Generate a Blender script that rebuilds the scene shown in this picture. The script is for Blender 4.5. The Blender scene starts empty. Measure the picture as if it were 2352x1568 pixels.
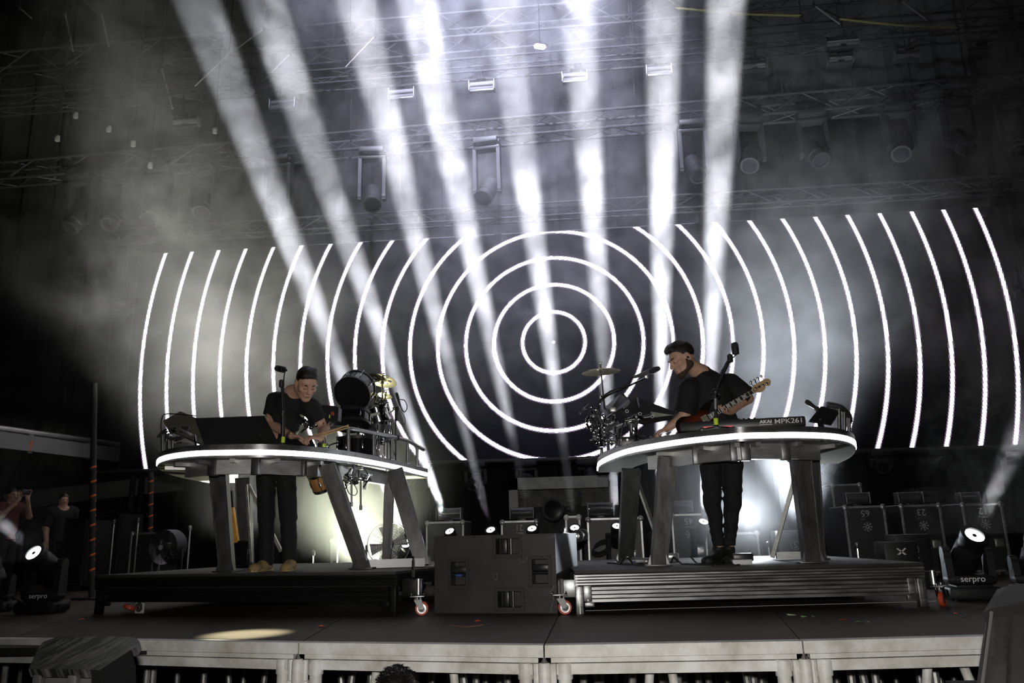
import bpy, bmesh, math, random
import numpy as np
from mathutils import Vector, Matrix, Euler
random.seed(7)
S = bpy.context.scene
C = S.collection
PI = math.pi
# ------------------------------------------------------------------ camera
HC = .57
YAW, PITCH, ROLL, FPX = .1004, .2385, -.0254, 1840.0
_cy, _sy, _cp, _sp = math.cos(YAW), math.sin(YAW), math.cos(PITCH), math.sin(PITCH)
FWD = Vector((-_sy*_cp, _cy*_cp, _sp)); _r = Vector((_cy, _sy, 0)); _u = _r.cross(FWD)
RT = _r*math.cos(ROLL)+_u*math.sin(ROLL); UP = -_r*math.sin(ROLL)+_u*math.cos(ROLL)
CAM = Vector((0, 0, HC))
cam = bpy.data.cameras.new('camera'); camo = bpy.data.objects.new('camera', cam); C.objects.link(camo)
cam.sensor_width = 36; cam.lens = FPX/2352*36; cam.clip_start = .05; cam.clip_end = 200
camo.matrix_world = Matrix(((RT.x, UP.x, -FWD.x, 0), (RT.y, UP.y, -FWD.y, 0), (RT.z, UP.z, -FWD.z, HC), (0, 0, 0, 1)))
S.camera = camo
def ray(px, py): return FWD+RT*((px-1176)/FPX)+UP*((784-py)/FPX)
def gy(px, py, Y):                       # the point of the place seen at that pixel, Y metres into the stage
    d = ray(px, py); return CAM+d*(Y/d.y)
def gz(px, py, z):                       # ... on the horizontal plane at height z
    d = ray(px, py); return CAM+d*((z-HC)/d.z)
# ------------------------------------------------------------------ world, light, exposure
S.view_settings.view_transform = 'Standard'; S.view_settings.look = 'None'
S.view_settings.gamma = 1; S.view_settings.use_curve_mapping = False
S.view_settings.exposure = 0.0
S.cycles.max_bounces = 5; S.cycles.diffuse_bounces = 2; S.cycles.glossy_bounces = 3; S.cycles.volume_bounces = 0
S.cycles.transmission_bounces = 4; S.cycles.transparent_max_bounces = 8
S.cycles.caustics_reflective = False; S.cycles.caustics_refractive = False
S.cycles.sample_clamp_indirect = 3.0
S.cycles.use_denoising = True
S.cycles.volume_max_steps = 48; S.cycles.volume_step_rate = 2.4
S.cycles.use_adaptive_sampling = True; S.cycles.adaptive_threshold = .05; S.cycles.adaptive_min_samples = 16
W = bpy.data.worlds.new('night'); S.world = W; W.use_nodes = True
W.node_tree.nodes['Background'].inputs[0].default_value = (.5, .55, .7, 1)
W.node_tree.nodes['Background'].inputs[1].default_value = .0006
def spot(name, p, q, energy, col=(1, 1, 1), size=5, blend=.4, rad=.04):
    l = bpy.data.lights.new(name, 'SPOT'); o = bpy.data.objects.new(name, l); C.objects.link(o)
    o.location = p; o.rotation_euler = (Vector(q)-Vector(p)).to_track_quat('-Z', 'Y').to_euler()
    l.spot_size = math.radians(size); l.spot_blend = blend; l.shadow_soft_size = rad; l.energy = energy; l.color = col
    return o
# the eight upright beams of the row of small moving heads on the floor behind the risers
BEAMS = [((937, 1247), (452, 0), 1.0), ((1033, 1220), (604, 0), 1.1), ((1127, 1217), (832, 60), 1.1), ((1222, 1214), (957, 0), 1.4),
         ((1320, 1212), (1160, 60), 1.3), ((1417, 1208), (1325, 0), 1.2), ((1517, 1206), (1523, 60), 1.4), ((1616, 1198), (1668, 0), 1.2)]
BEAM_Y = 9.3
for a, b, k in BEAMS:
    p = gy(*a, BEAM_Y); q = gy(*b, BEAM_Y+.35)
    d = (q-p).normalized()
    spot('beam_light', p+d*.14, q, 225000*k, (.93, .94, 1), 5.0, .35, .05)
# unseen wash lamps, added to brighten the bands of smoke
spot('smoke_fill_light', (-.4, 6.2, 11.6), (-.8, 12.4, 7.9), 35000, (.74, .76, 1), 56, .95, .2)
spot('smoke_fill_light', (-4.1, 8.2, .42), gy(500, 700, 11.2), 5600, (1, 1, .86), 52, .9, .12)
spot('smoke_fill_light', (-3.2, 6.2, 11.6), (-3.1, 12.4, 8.4), 15000, (.76, .78, 1), 46, .95, .2)
spot('smoke_fill_light', (-3.5, 8.4, .4), gy(170, 230, 11), 3600, (1, 1, .92), 42, .95, .12)
spot('floor_light', (-2.75, 9.7, .22), (-2.8, 9.0, 1.6), 800, (.95, 1, .74), 120, .9, .12)
spot('floor_light', gy(1716, 1195, 9.5), gy(1725, 1090, 8.6), 230, (.85, .93, 1), 150, .9, .1)
spot('floor_light', gy(1850, 1235, 8.3), gy(1800, 700, 11.4), 8500, (.84, .92, 1), 46, .9, .06)  # unseen lamp added to brighten the smoke at the right
# the photographer's flash, just above the lens
spot('camera_flash', (0.02, -.05, HC+.16), (.3, 6, .95), 580, (1, .97, .92), 98, .8, .035)
# the two moving heads at the stage corners
CORNER = [(Vector(gy(78, 1270, 6.95)), Vector((-.10, -.80, .55)).normalized()), (Vector(gy(2238, 1230, 6.72)), Vector((.086, -.714, .65)).normalized())]
for p, d in CORNER: spot('beam_light', p+d*.12, p+d*3, 6500, (.95, .94, 1), 9, .3, .05)
# a small profile lamp putting its pool on the front of the deck
spot('profile_light', (-2.2, 3.6, 4.6), gz(565, 1456, 0), 15000, (.98, 1, .86), 7.5, 1.0, .03)

# ------------------------------------------------------------------ helpers
XF = {}                                     # root object -> inverse of its matrix
def tag(o, label=None, cat=None, group=None, kind=None):
    if label: o['label'] = label
    if cat: o['category'] = cat
    if group: o['group'] = group
    if kind: o['kind'] = kind
    return o
def thing(name, label, cat, loc=(0, 0, 0), rz=0, group=None, rot=None):
    o = bpy.data.objects.new(name, None); C.objects.link(o); o.empty_display_size = .1
    o.location = loc; o.rotation_euler = rot if rot else (0, 0, rz)
    m = Matrix.LocRotScale(Vector(loc), Euler(o.rotation_euler), None)
    XF[o.name] = m.inverted()
    return tag(o, label, cat, group)
def copy_tree(o, parent=None):
    c = o.copy(); C.objects.link(c); c.parent = parent
    if parent is None:
        for k in ('label', 'group'):
            if k in c: del c[k]
    for ch in o.children: copy_tree(ch, c)
    return c
def root_of(o):
    while o.parent: o = o.parent
    return o
def frame(d, up=None):
    d = Vector(d).normalized()
    up = Vector(up) if up else (Vector((0, 0, 1)) if abs(d.z) < .95 else Vector((1, 0, 0)))
    a = d.cross(up)
    if a.length < 1e-6: a = d.cross(Vector((0, 1, 0)))
    a.normalize(); b = a.cross(d)
    return a, b, d
class MB:
    def __init__(s): s.v = []; s.f = []; s.mi = []; s.m = 0
    def add(s, vs, fs):
        k = len(s.v); s.v += [tuple(x) for x in vs]; s.f += [tuple(i+k for i in f) for f in fs]; s.mi += [s.m]*len(fs); return s
    def box(s, c, size, R=None):
        x, y, z = size[0]/2, size[1]/2, size[2]/2; c = Vector(c)
        vs = [Vector((i*x, j*y, k*z)) for i in (-1, 1) for j in (-1, 1) for k in (-1, 1)]
        if R is not None: vs = [R @ v for v in vs]
        return s.add([c+v for v in vs], [(0, 1, 3, 2), (4, 6, 7, 5), (0, 4, 5, 1), (2, 3, 7, 6), (0, 2, 6, 4), (1, 5, 7, 3)])
    def rbox(s, c, size, b, R=None, n=2):             # box with bevelled edges
        bm = bmesh.new(); bmesh.ops.create_cube(bm, size=1)
        for v in bm.verts: v.co = Vector((v.co.x*size[0], v.co.y*size[1], v.co.z*size[2]))
        bmesh.ops.bevel(bm, geom=list(bm.edges), offset=min(b, min(size)*.49), segments=n, profile=.5, affect='EDGES')
        c = Vector(c); bm.verts.index_update()
        vs = [c+(R @ v.co if R is not None else v.co) for v in bm.verts]; fs = [tuple(v.index for v in f.verts) for f in bm.faces]
        bm.free(); return s.add(vs, fs)
    def beam(s, p, q, w, h, up=None, w2=None, h2=None):   # box from p to q, w across, h along up
        p, q = Vector(p), Vector(q); a, b, d = frame(q-p, up); w2 = w2 or w; h2 = h2 or h
        vs = [p+a*w/2*i+b*h/2*j for i, j in ((-1, -1), (1, -1), (1, 1), (-1, 1))]+[q+a*w2/2*i+b*h2/2*j for i, j in ((-1, -1), (1, -1), (1, 1), (-1, 1))]
        return s.add(vs, [(3, 2, 1, 0), (4, 5, 6, 7), (0, 1, 5, 4), (1, 2, 6, 5), (2, 3, 7, 6), (3, 0, 4, 7)])
    def cyl(s, p, q, r, r2=None, n=12, cap=True):
        p, q = Vector(p), Vector(q); r2 = r if r2 is None else r2; a, b, d = frame(q-p)
        vs = []
        for c, rr in ((p, r), (q, r2)):
            for i in range(n):
                t = 2*PI*i/n; vs.append(c+a*rr*math.cos(t)+b*rr*math.sin(t))
        fs = [((i+1) % n, i, n+i, n+(i+1) % n) for i in range(n)]
        if cap: fs += [tuple(range(n)), tuple(range(2*n-1, n-1, -1))]
        return s.add(vs, fs)
    def lathe(s, prof, c=(0, 0, 0), axis=(0, 0, 1), n=20, close=False):   # prof: (radius, height) along axis
        c = Vector(c); a, b, d = frame(axis); vs = []; fs = []
        for r, h in prof:
            for i in range(n):
                t = 2*PI*i/n; vs.append(c+d*h+a*r*math.cos(t)+b*r*math.sin(t))
        m = len(prof)
        for j in range(m-1 if not close else m):
            j2 = (j+1) % m
            for i in range(n): fs.append((j*n+(i+1) % n, j*n+i, j2*n+i, j2*n+(i+1) % n))
        if not close: fs += [tuple(range(n)), tuple(range(m*n-1, (m-1)*n-1, -1))]
        return s.add(vs, fs)
    def ball(s, c, r, n=12, R=None):
        c = Vector(c); r = Vector(r) if hasattr(r, '__len__') else Vector((r, r, r)); m = n//2; vs = []; fs = []
        for j in range(1, m):
            for i in range(n):
                p = PI*j/m; t = 2*PI*i/n; v = Vector((r.x*math.sin(p)*math.cos(t), r.y*math.sin(p)*math.sin(t), r.z*math.cos(p)))
                vs.append(c+(R @ v if R is not None else v))
        for z in (1, -1):
            v = Vector((0, 0, r.z*z)); vs.append(c+(R @ v if R is not None else v))
        for j in range(m-2):
            for i in range(n): fs.append((j*n+i, (j+1)*n+i, (j+1)*n+(i+1) % n, j*n+(i+1) % n))
        k = (m-1)*n
        for i in range(n): fs += [(k, i, (i+1) % n), (k+1, (m-2)*n+(i+1) % n, (m-2)*n+i)]
        return s.add(vs, fs)
    def tube(s, pts, r, n=8, cap=True, closed=False):
        pts = [Vector(p) for p in pts]; m = len(pts); vs = []; fs = []; a = None
        rs = r if hasattr(r, '__len__') else [r]*m
        for j, p in enumerate(pts):
            if closed: d = pts[(j+1) % m]-pts[j-1]
            else: d = pts[min(j+1, m-1)]-pts[max(j-1, 0)]
            if d.length < 1e-9: d = Vector((0, 0, 1))
            d.normalize()
            if a is None: a, b, _ = frame(d)
            else:
                a = a-d*a.dot(d)
                if a.length < 1e-6: a, b, _ = frame(d)
                a.normalize(); b = a.cross(d)
            for i in range(n):
                t = 2*PI*i/n; vs.append(p+a*rs[j]*math.cos(t)+b*rs[j]*math.sin(t))
        for j in range(m if closed else m-1):
            j2 = (j+1) % m
            for i in range(n): fs.append((j*n+(i+1) % n, j*n+i, j2*n+i, j2*n+(i+1) % n))
        if cap and not closed: fs += [tuple(range(n)), tuple(range(m*n-1, (m-1)*n-1, -1))]
        return s.add(vs, fs)
    def prism(s, poly, off):                          # polygon of 3D points pushed along the vector off
        off = Vector(off); p = [Vector(x) for x in poly]; n = len(p)
        fs = [tuple(range(n)), tuple(range(2*n-1, n-1, -1))]+[((i+1) % n, i, n+i, n+(i+1) % n) for i in range(n)]
        return s.add(p+[x+off for x in p], fs)
    def band(s, A, B, closed=False):                  # quads between two polylines
        n = len(A); k = len(s.v)
        return s.add(list(A)+list(B), [(i, (i+1) % n, n+(i+1) % n, n+i) for i in range(n if closed else n-1)])
    def build(s, name, mat, parent=None, smooth=35, world=True, kind=None, label=None):
        me = bpy.data.meshes.new(name)
        vs = s.v
        if parent is not None and world:
            M = XF.get(root_of(parent).name)
            if M is not None: vs = [M @ Vector(v) for v in vs]
        me.from_pydata([tuple(v) for v in vs], [], s.f)
        for m in (mat if isinstance(mat, (list, tuple)) else [mat]): me.materials.append(m)
        if any(s.mi): me.polygons.foreach_set('material_index', s.mi)
        bm = bmesh.new(); bm.from_mesh(me); bmesh.ops.recalc_face_normals(bm, faces=bm.faces); bm.to_mesh(me); bm.free()
        if smooth:
            me.shade_smooth(); me.set_sharp_from_angle(angle=math.radians(smooth))
        o = bpy.data.objects.new(name, me); C.objects.link(o)
        if parent is not None: o.parent = parent
        if kind: o['kind'] = kind
        if label: o['label'] = label
        return o
def spline(pts, n=8, closed=False):                   # Catmull-Rom
    P = [Vector(p) for p in pts]; m = len(P); out = []
    for i in range(m if closed else m-1):
        p0 = P[(i-1) % m] if closed or i > 0 else P[0]*2-P[1]
        p1 = P[i]; p2 = P[(i+1) % m]
        p3 = P[(i+2) % m] if closed or i+2 < m else P[-1]*2-P[-2]
        for k in range(n):
            t = k/n
            out.append(.5*((2*p1)+(p2-p0)*t+(2*p0-5*p1+4*p2-p3)*t*t+(3*p1-p0-3*p2+p3)*t*t*t))
    if not closed: out.append(P[-1])
    return out
def text(name, body, size, M, mat, parent, depth=.001, label=None, align='CENTER', bold=0, wide=1):
    cu = bpy.data.curves.new(name, 'FONT'); cu.body = body; cu.size = size; cu.extrude = depth; cu.align_x = align; cu.align_y = 'CENTER'
    cu.resolution_u = 3; cu.offset = bold
    t = bpy.data.objects.new(name, cu); C.objects.link(t)
    dg = bpy.context.evaluated_depsgraph_get(); me = bpy.data.meshes.new_from_object(t.evaluated_get(dg)); me.name = name
    bpy.data.objects.remove(t)
    X = XF.get(root_of(parent).name) if parent is not None else None
    if wide != 1: me.transform(Matrix.Diagonal((wide, 1, 1, 1)))
    me.transform((X @ M) if X is not None else M)
    me.materials.clear(); me.materials.append(mat)
    o = bpy.data.objects.new(name, me); C.objects.link(o); o.parent = parent
    if label: o['label'] = label
    return o
def basis(c, x, y):                                   # matrix with local x, y axes, z = x cross y
    x = Vector(x).normalized(); y = Vector(y); y = (y-x*y.dot(x)).normalized(); z = x.cross(y); c = Vector(c)
    return Matrix(((x.x, y.x, z.x, c.x), (x.y, y.y, z.y, c.y), (x.z, y.z, z.z, c.z), (0, 0, 0, 1)))
# ------------------------------------------------------------------ materials
MATS = {}
def mat(name, col=(.5, .5, .5), rough=.5, metal=0., noise=None, bump=0., nscale=8., em=None, es=1., spec=.5, rnoise=0., stretch=None):
    if name in MATS: return MATS[name]
    m = bpy.data.materials.new(name); m.use_nodes = True; nt = m.node_tree; b = nt.nodes['Principled BSDF']
    b.inputs['Base Color'].default_value = (*col, 1); b.inputs['Roughness'].default_value = rough; b.inputs['Metallic'].default_value = metal
    b.inputs['Specular IOR Level'].default_value = spec
    if em: b.inputs['Emission Color'].default_value = (*em, 1); b.inputs['Emission Strength'].default_value = es
    if noise or bump or rnoise:
        tc = nt.nodes.new('ShaderNodeTexCoord'); no = nt.nodes.new('ShaderNodeTexNoise'); no.inputs['Scale'].default_value = nscale
        no.inputs['Detail'].default_value = 5; no.inputs['Roughness'].default_value = .65
        src = tc.outputs['Object']
        if stretch:
            mp = nt.nodes.new('ShaderNodeMapping'); mp.inputs['Scale'].default_value = stretch; nt.links.new(src, mp.inputs['Vector']); src = mp.outputs[0]
        nt.links.new(src, no.inputs['Vector'])
        if noise:
            r = nt.nodes.new('ShaderNodeValToRGB'); r.color_ramp.elements[0].position = .32; r.color_ramp.elements[1].position = .68
            r.color_ramp.elements[0].color = (*noise, 1); r.color_ramp.elements[1].color = (*col, 1)
            nt.links.new(no.outputs[0], r.inputs[0]); nt.links.new(r.outputs[0], b.inputs['Base Color'])
        if rnoise:
            q = nt.nodes.new('ShaderNodeMapRange'); q.inputs[3].default_value = max(0, rough-rnoise); q.inputs[4].default_value = min(1, rough+rnoise)
            nt.links.new(no.outputs[0], q.inputs[0]); nt.links.new(q.outputs[0], b.inputs['Roughness'])
        if bump:
            bp = nt.nodes.new('ShaderNodeBump'); bp.inputs['Strength'].default_value = bump; bp.inputs['Distance'].default_value = .01
            nt.links.new(no.outputs[0], bp.inputs['Height']); nt.links.new(bp.outputs[0], b.inputs['Normal'])
    MATS[name] = m; return m
BLACK = mat('black_paint', (.012, .012, .013), .45)
MATT = mat('matt_black', (.010, .010, .010), .8)
PLASTIC = mat('black_plastic', (.016, .016, .018), .35)
SOOT = mat('soot_black', (.006, .006, .006), .9, spec=.08)
RUBBER = mat('rubber', (.012, .012, .012), .7)
ALU = mat('raw_aluminium', (.62, .62, .60), .42, .85, noise=(.42, .42, .40), nscale=6, bump=.05, rnoise=.12, stretch=(1, 1, 3))
ALUW = mat('worn_aluminium', (.80, .80, .78), .55, .05, noise=(.46, .43, .37), nscale=5, bump=.08, rnoise=.15)
DALU = mat('dark_aluminium', (.16, .16, .165), .38, .8, noise=(.09, .09, .09), nscale=7, rnoise=.12)
CHROME = mat('chrome', (.85, .85, .86), .12, 1.)
STEEL = mat('steel', (.45, .45, .45), .35, .9)
WHITE = mat('white_print', (.75, .75, .75), .6)
GREYP = mat('grey_print', (.30, .30, .31), .6)
ORANGE = mat('orange_tape', (.75, .13, .02), .6)
YELLOW = mat('neon_tape', (.62, .85, .04), .5)
RED = mat('red_rubber', (.50, .06, .025), .45)
BRASS = mat('bronze_cymbal', (.62, .55, .36), .28, .9, noise=(.5, .44, .28), nscale=20)
LENS = mat('lens_glass', (.01, .01, .012), .06, spec=.8)
LEDW = mat('led_strip', (1, 1, 1), .5, em=(.93, .93, 1), es=9)
LAMPW = mat('lamp_face', (1, 1, 1), .3, em=(.95, .96, 1), es=14)
# ================================================================== the setting
wood = mat('deck_plywood', (.052, .041, .026), .66, spec=.25, noise=(.032, .025, .015), nscale=3.2, bump=.06, rnoise=.12, stretch=(.5, 2.2, 1))
floor = tag(bpy.data.objects.new('floor', None), kind='structure'); C.objects.link(floor)
EDGE = [gz(x, y, 0).to_2d() for x, y in ((-420, 1468), (0, 1466), (340, 1469), (690, 1475), (1250, 1481), (1840, 1471), (2260, 1460), (2800, 1450))]
def edge_at(x):
    for a, b in zip(EDGE, EDGE[1:]):
        if a.x <= x <= b.x: return a.y+(b.y-a.y)*(x-a.x)/(b.x-a.x)
    return EDGE[0].y if x < EDGE[0].x else EDGE[-1].y
SEAM0 = [EDGE[1].x-1.4, EDGE[1].x+.1, EDGE[3].x, EDGE[4].x, EDGE[5].x, EDGE[6].x+.6, 5.2, 7.5]
def seam(k, y):                                            # seams fan out slightly towards the back
    x0 = SEAM0[k]; return x0+(x0+.3)*.22*(y-4.6)/2.4
rows = [None, 7.05, 9.5, 12.0, 14.4]
for k in range(len(SEAM0)-1):
    for j in range(4):
        g = .003
        ya = rows[j] if rows[j] else None; yb = rows[j+1]
        xs = [SEAM0[k], SEAM0[k+1]] if ya is None else [seam(k, ya), seam(k+1, ya)]
        n = 5; poly = []
        if ya is None:
            brk = sorted({SEAM0[k], SEAM0[k+1], *[e.x for e in EDGE if SEAM0[k] < e.x < SEAM0[k+1]]})
            poly += [(x+(g if x == brk[0] else -g if x == brk[-1] else 0), edge_at(x)+.004, 0) for x in brk]
        else: poly += [(xs[0]+g, ya+g, 0), (xs[1]-g, ya+g, 0)]
        poly += [(seam(k+1, yb)-g, yb-g, 0), (seam(k, yb)+g, yb-g, 0)]
        MB().prism([Vector(p) for p in poly], (0, 0, -.03)).build('panel', wood, floor, smooth=0)
MB().box((0, 9.8, -.06), (17, 9.6, .05)).build('under_panel', MATT, floor)
pit = mat('pit_ground', (.02, .02, .02), .9)
tag(MB().box((0, 5, -1.90), (40, 40, .1)).build('ground', pit), kind='structure')
drape = mat('black_drape', (.004, .004, .0045), .95)
m = MB(); xs = [i*.12 for i in range(-150, 150)]
A = [(x, 17.2+.12*math.sin(x*7)+.05*math.sin(x*17), -1.85) for x in xs]; m.band(A, [(x, y, 14.5) for x, y, z in A])
tag(m.build('wall_back', drape), kind='structure')
m = MB().box((0, 11, 12.6), (22, 14, .12)); tag(m.build('roof', drape), kind='structure')

# ------------------------------------------------------------------ LED screen
SY = 13.41; SC = Vector((-.63, SY, 3.80)); TILT = .0068
RR = [1.049, 2.064, 3.094, 4.1, 5.074, 6.107, 7.119, 8.116, 9.12, 10.109, 11.078, 12.05, 13.018, 14.0, 14.952]
scr = bpy.data.materials.new('led_screen_face'); scr.use_nodes = True; nt = scr.node_tree; N = nt.nodes.new; L = nt.links.new
bs = nt.nodes['Principled BSDF']; bs.inputs['Base Color'].default_value = (.004, .004, .005, 1); bs.inputs['Roughness'].default_value = .9; bs.inputs['Specular IOR Level'].default_value = .05
def mth(op, a, b=None, c=None):
    n = N('ShaderNodeMath'); n.operation = op
    for i, x in enumerate((a, b, c)):
        if x is None: continue
        if isinstance(x, (int, float)): n.inputs[i].default_value = x
        else: L(x, n.inputs[i])
    return n.outputs[0]
tc = N('ShaderNodeTexCoord'); sx = N('ShaderNodeSeparateXYZ'); L(tc.outputs['Object'], sx.inputs[0])
PX = .0125                                                  # LED pitch
qx = mth('MULTIPLY', mth('ADD', mth('FLOOR', mth('DIVIDE', sx.outputs[0], PX)), .5), PX)
qz = mth('MULTIPLY', mth('ADD', mth('FLOOR', mth('DIVIDE', sx.outputs[2], PX)), .5), PX)
rad = mth('SQRT', mth('ADD', mth('MULTIPLY', qx, qx), mth('MULTIPLY', qz, qz)))
# ring number and distance to the ring's middle line (rings every half metre)
t = mth('DIVIDE', mth('SUBTRACT', rad, .042), .4955)
k = mth('ROUND', t); dist = mth('ABSOLUTE', mth('MULTIPLY', mth('SUBTRACT', t, k), .4955))
okk = mth('MULTIPLY', mth('GREATER_THAN', k, .5), mth('LESS_THAN', k, 15.5))
core = mth('MULTIPLY', mth('LESS_THAN', dist, .028), okk)
fr = mth('MULTIPLY', mth('LESS_THAN', dist, .046), okk)
# single diodes show on the outermost pixels of every line
cell = mth('MULTIPLY', mth('LESS_THAN', mth('FRACT', mth('DIVIDE', sx.outputs[0], PX)), .72), mth('LESS_THAN', mth('FRACT', mth('DIVIDE', sx.outputs[2], PX)), .72))
e1 = mth('MULTIPLY', core, 4.0); e2 = mth('MULTIPLY', mth('MULTIPLY', mth('SUBTRACT', fr, core), cell), .55)
dot = mth('MULTIPLY', mth('LESS_THAN', rad, .02), 3.0)
tot = mth('ADD', mth('ADD', e1, e2), dot)
mx = N('ShaderNodeMix'); mx.data_type = 'RGBA'; L(core, mx.inputs[0]); mx.inputs[6].default_value = (.75, .55, .85, 1); mx.inputs[7].default_value = (1, .95, 1, 1)
L(mx.outputs[2], bs.inputs['Emission Color']); L(tot, bs.inputs['Emission Strength'])
ls = thing('led_screen', 'huge black LED wall showing concentric white rings behind both consoles', 'screen', SC, rot=(0, TILT, 0))
hw = 7.72; hh = 4.04*.5
m = MB(); o = m.add([(-hw, 0, -hh), (hw, 0, -hh), (hw, 0, hh), (-hw, 0, hh)], [(0, 1, 2, 3)]).build('display_face', scr, ls, 0, world=False)
m = MB().box((0, .06, 0), (2*hw+.04, .1, 2*hh+.04)); m.build('housing', MATT, ls, world=False)
# header truss that carries the screen
hd = MB()
def truss(m, p, q, s, n, r=.025, rd=.012):
    p, q = Vector(p), Vector(q); a, b, d = frame(q-p); ch = []
    for i, j in ((-1, -1), (1, -1), (1, 1), (-1, 1)):
        o = a*s/2*i+b*s/2*j; ch.append(o); m.cyl(p+o, q+o, r, n=8)
    for k in range(n):
        t0, t1 = k/n, (k+1)/n; P0, P1 = p.lerp(q, t0), p.lerp(q, t1)
        for i in range(4):
            o1, o2 = ch[i], ch[(i+1) % 4]
            m.cyl(P0+(o1 if k % 2 else o2), P1+(o2 if k % 2 else o1), rd, n=5, cap=False)
            m.cyl(P0+o1, P0+o2, rd, n=5, cap=False)
    return m
TRUSS = mat('truss_metal', (.010, .010, .011), .6, spec=.2)
# ================================================================== front edge of the stage
bay_x = [EDGE[1].x-1.3]+[EDGE[k].x for k in (3, 4, 5)]+[EDGE[6].x+.75]
bay_lab = ['aluminium stage deck frame beside the ribbed black hood, stained yellow near its end',
           'bright aluminium stage deck frame under the black speaker box, above the dark haired spectator',
           'bright aluminium stage deck frame below the right riser, with a V of two braces',
           'aluminium stage deck frame running behind the black draped case']
rng = random.Random(3)
for k in range(4):
    xa, xb = bay_x[k], bay_x[k+1]
    pts = sorted({xa+.004, xb-.004, *[e.x for e in EDGE if xa+.05 < e.x < xb-.05]})
    P = [Vector((x, edge_at(x), 0)) for x in pts]
    t = thing('stage_deck_frame', bay_lab[k], 'stage frame', ((xa+xb)/2, edge_at((xa+xb)/2), -1.85), group='stage deck frames along the front')
    def rail(nm, z0, z1, out, ins):
        m = MB(); Q = [p.copy() for p in P]; Q[0].x += ins; Q[-1].x -= ins
        a = [p+Vector((0, -out, z0)) for p in Q]; b = [p+Vector((0, -out, z1)) for p in Q]; c = [p+Vector((0, .05, z1)) for p in Q]; d = [p+Vector((0, .05, z0)) for p in Q]
        for u, v in ((a, b), (b, c), (c, d), (d, a)): m.band(u, v)
        m.add([a[0], b[0], c[0], d[0]], [(0, 1, 2, 3)]); m.add([a[-1], b[-1], c[-1], d[-1]], [(0, 1, 2, 3)])
        m.build(nm, ALUW, t, 0)
    rail('top_rail', -.060, .002, .028, 0); rail('middle_rail', -.087, -.063, .016, .03); rail('lower_rail', -.145, -.092, .022, .06)
    for x in (xa+.105, xb-.105):
        y = edge_at(x)-.0
        MB().cyl((x, y, -1.85), (x, y, -.09), .036, n=16).cyl((x, y, -.17), (x, y, -.095), .043, n=16).build('post', ALUW, t)
    for x in (xa+.045, xb-.045):                               # coupling hooks between two frames
        y = edge_at(x)-.012
        m = MB().rbox((x, y, -.135), (.030, .05, .075), .006).cyl((x, y-.01, -.21), (x, y-.01, -.09), .018, n=10)
        m.rbox((x, y-.008, -.225), (.045, .055, .05), .008); m.build('coupling', ALUW, t)
    nb = {0: [(.52, .40), (.60, .72)], 1: [(.30, .22), (.62, .68)], 2: [(.42, .34), (.50, .58)], 3: [(.42, .32), (.52, .66)]}[k]
    for a, b in nb:
        x0, x1 = xa+(xb-xa)*a, xa+(xb-xa)*b
        MB().cyl((x0, edge_at(x0)+.18, -.12), (x1, edge_at(x1)+.18, -1.0), .025, n=12).build('brace', ALUW, t)
    for j in range(22):                                        # the legs of the deck behind
        x = xa+(xb-xa)*(.04+.92*(j+rng.random()*.8)/22); y = edge_at(x)+rng.choice([.9, 1.2, 1.9, 2.4, 3.2]); tilt = rng.choice([0, 0, 0, 0, .18, -.18, .05])
        x += (y-edge_at(x))*x*.20
        MB().cyl((x+tilt, y, -1.85), (x, y, -.15), .026, n=10).build('tube', ALU, t)
# joint keys where the frames meet
for k in (1, 2, 3):
    x = bay_x[k]; y = edge_at(x)
    t = thing('joint_post', ['round aluminium joint post left of the spectator between two deck frames', 'round aluminium joint post under the edge of the speaker box', 'round aluminium joint post between the two frames nearest the draped case'][k-1],
              'post', (x, y, -1.85), group='joint posts of the stage front')
    MB().cyl((x, y-.03, -1.85), (x, y-.03, -.10), .026, n=16).build('tube', ALUW, t)
    MB().lathe([(.034, -.21), (.034, -.10), (.026, -.085)], (x, y-.03, 0), n=16).build('collar', ALUW, t)
    MB().lathe([(.004, 0), (.018, 0), (.004, .03)], (x, y-.03, -.085), n=10).build('pin', STEEL, t)
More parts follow.
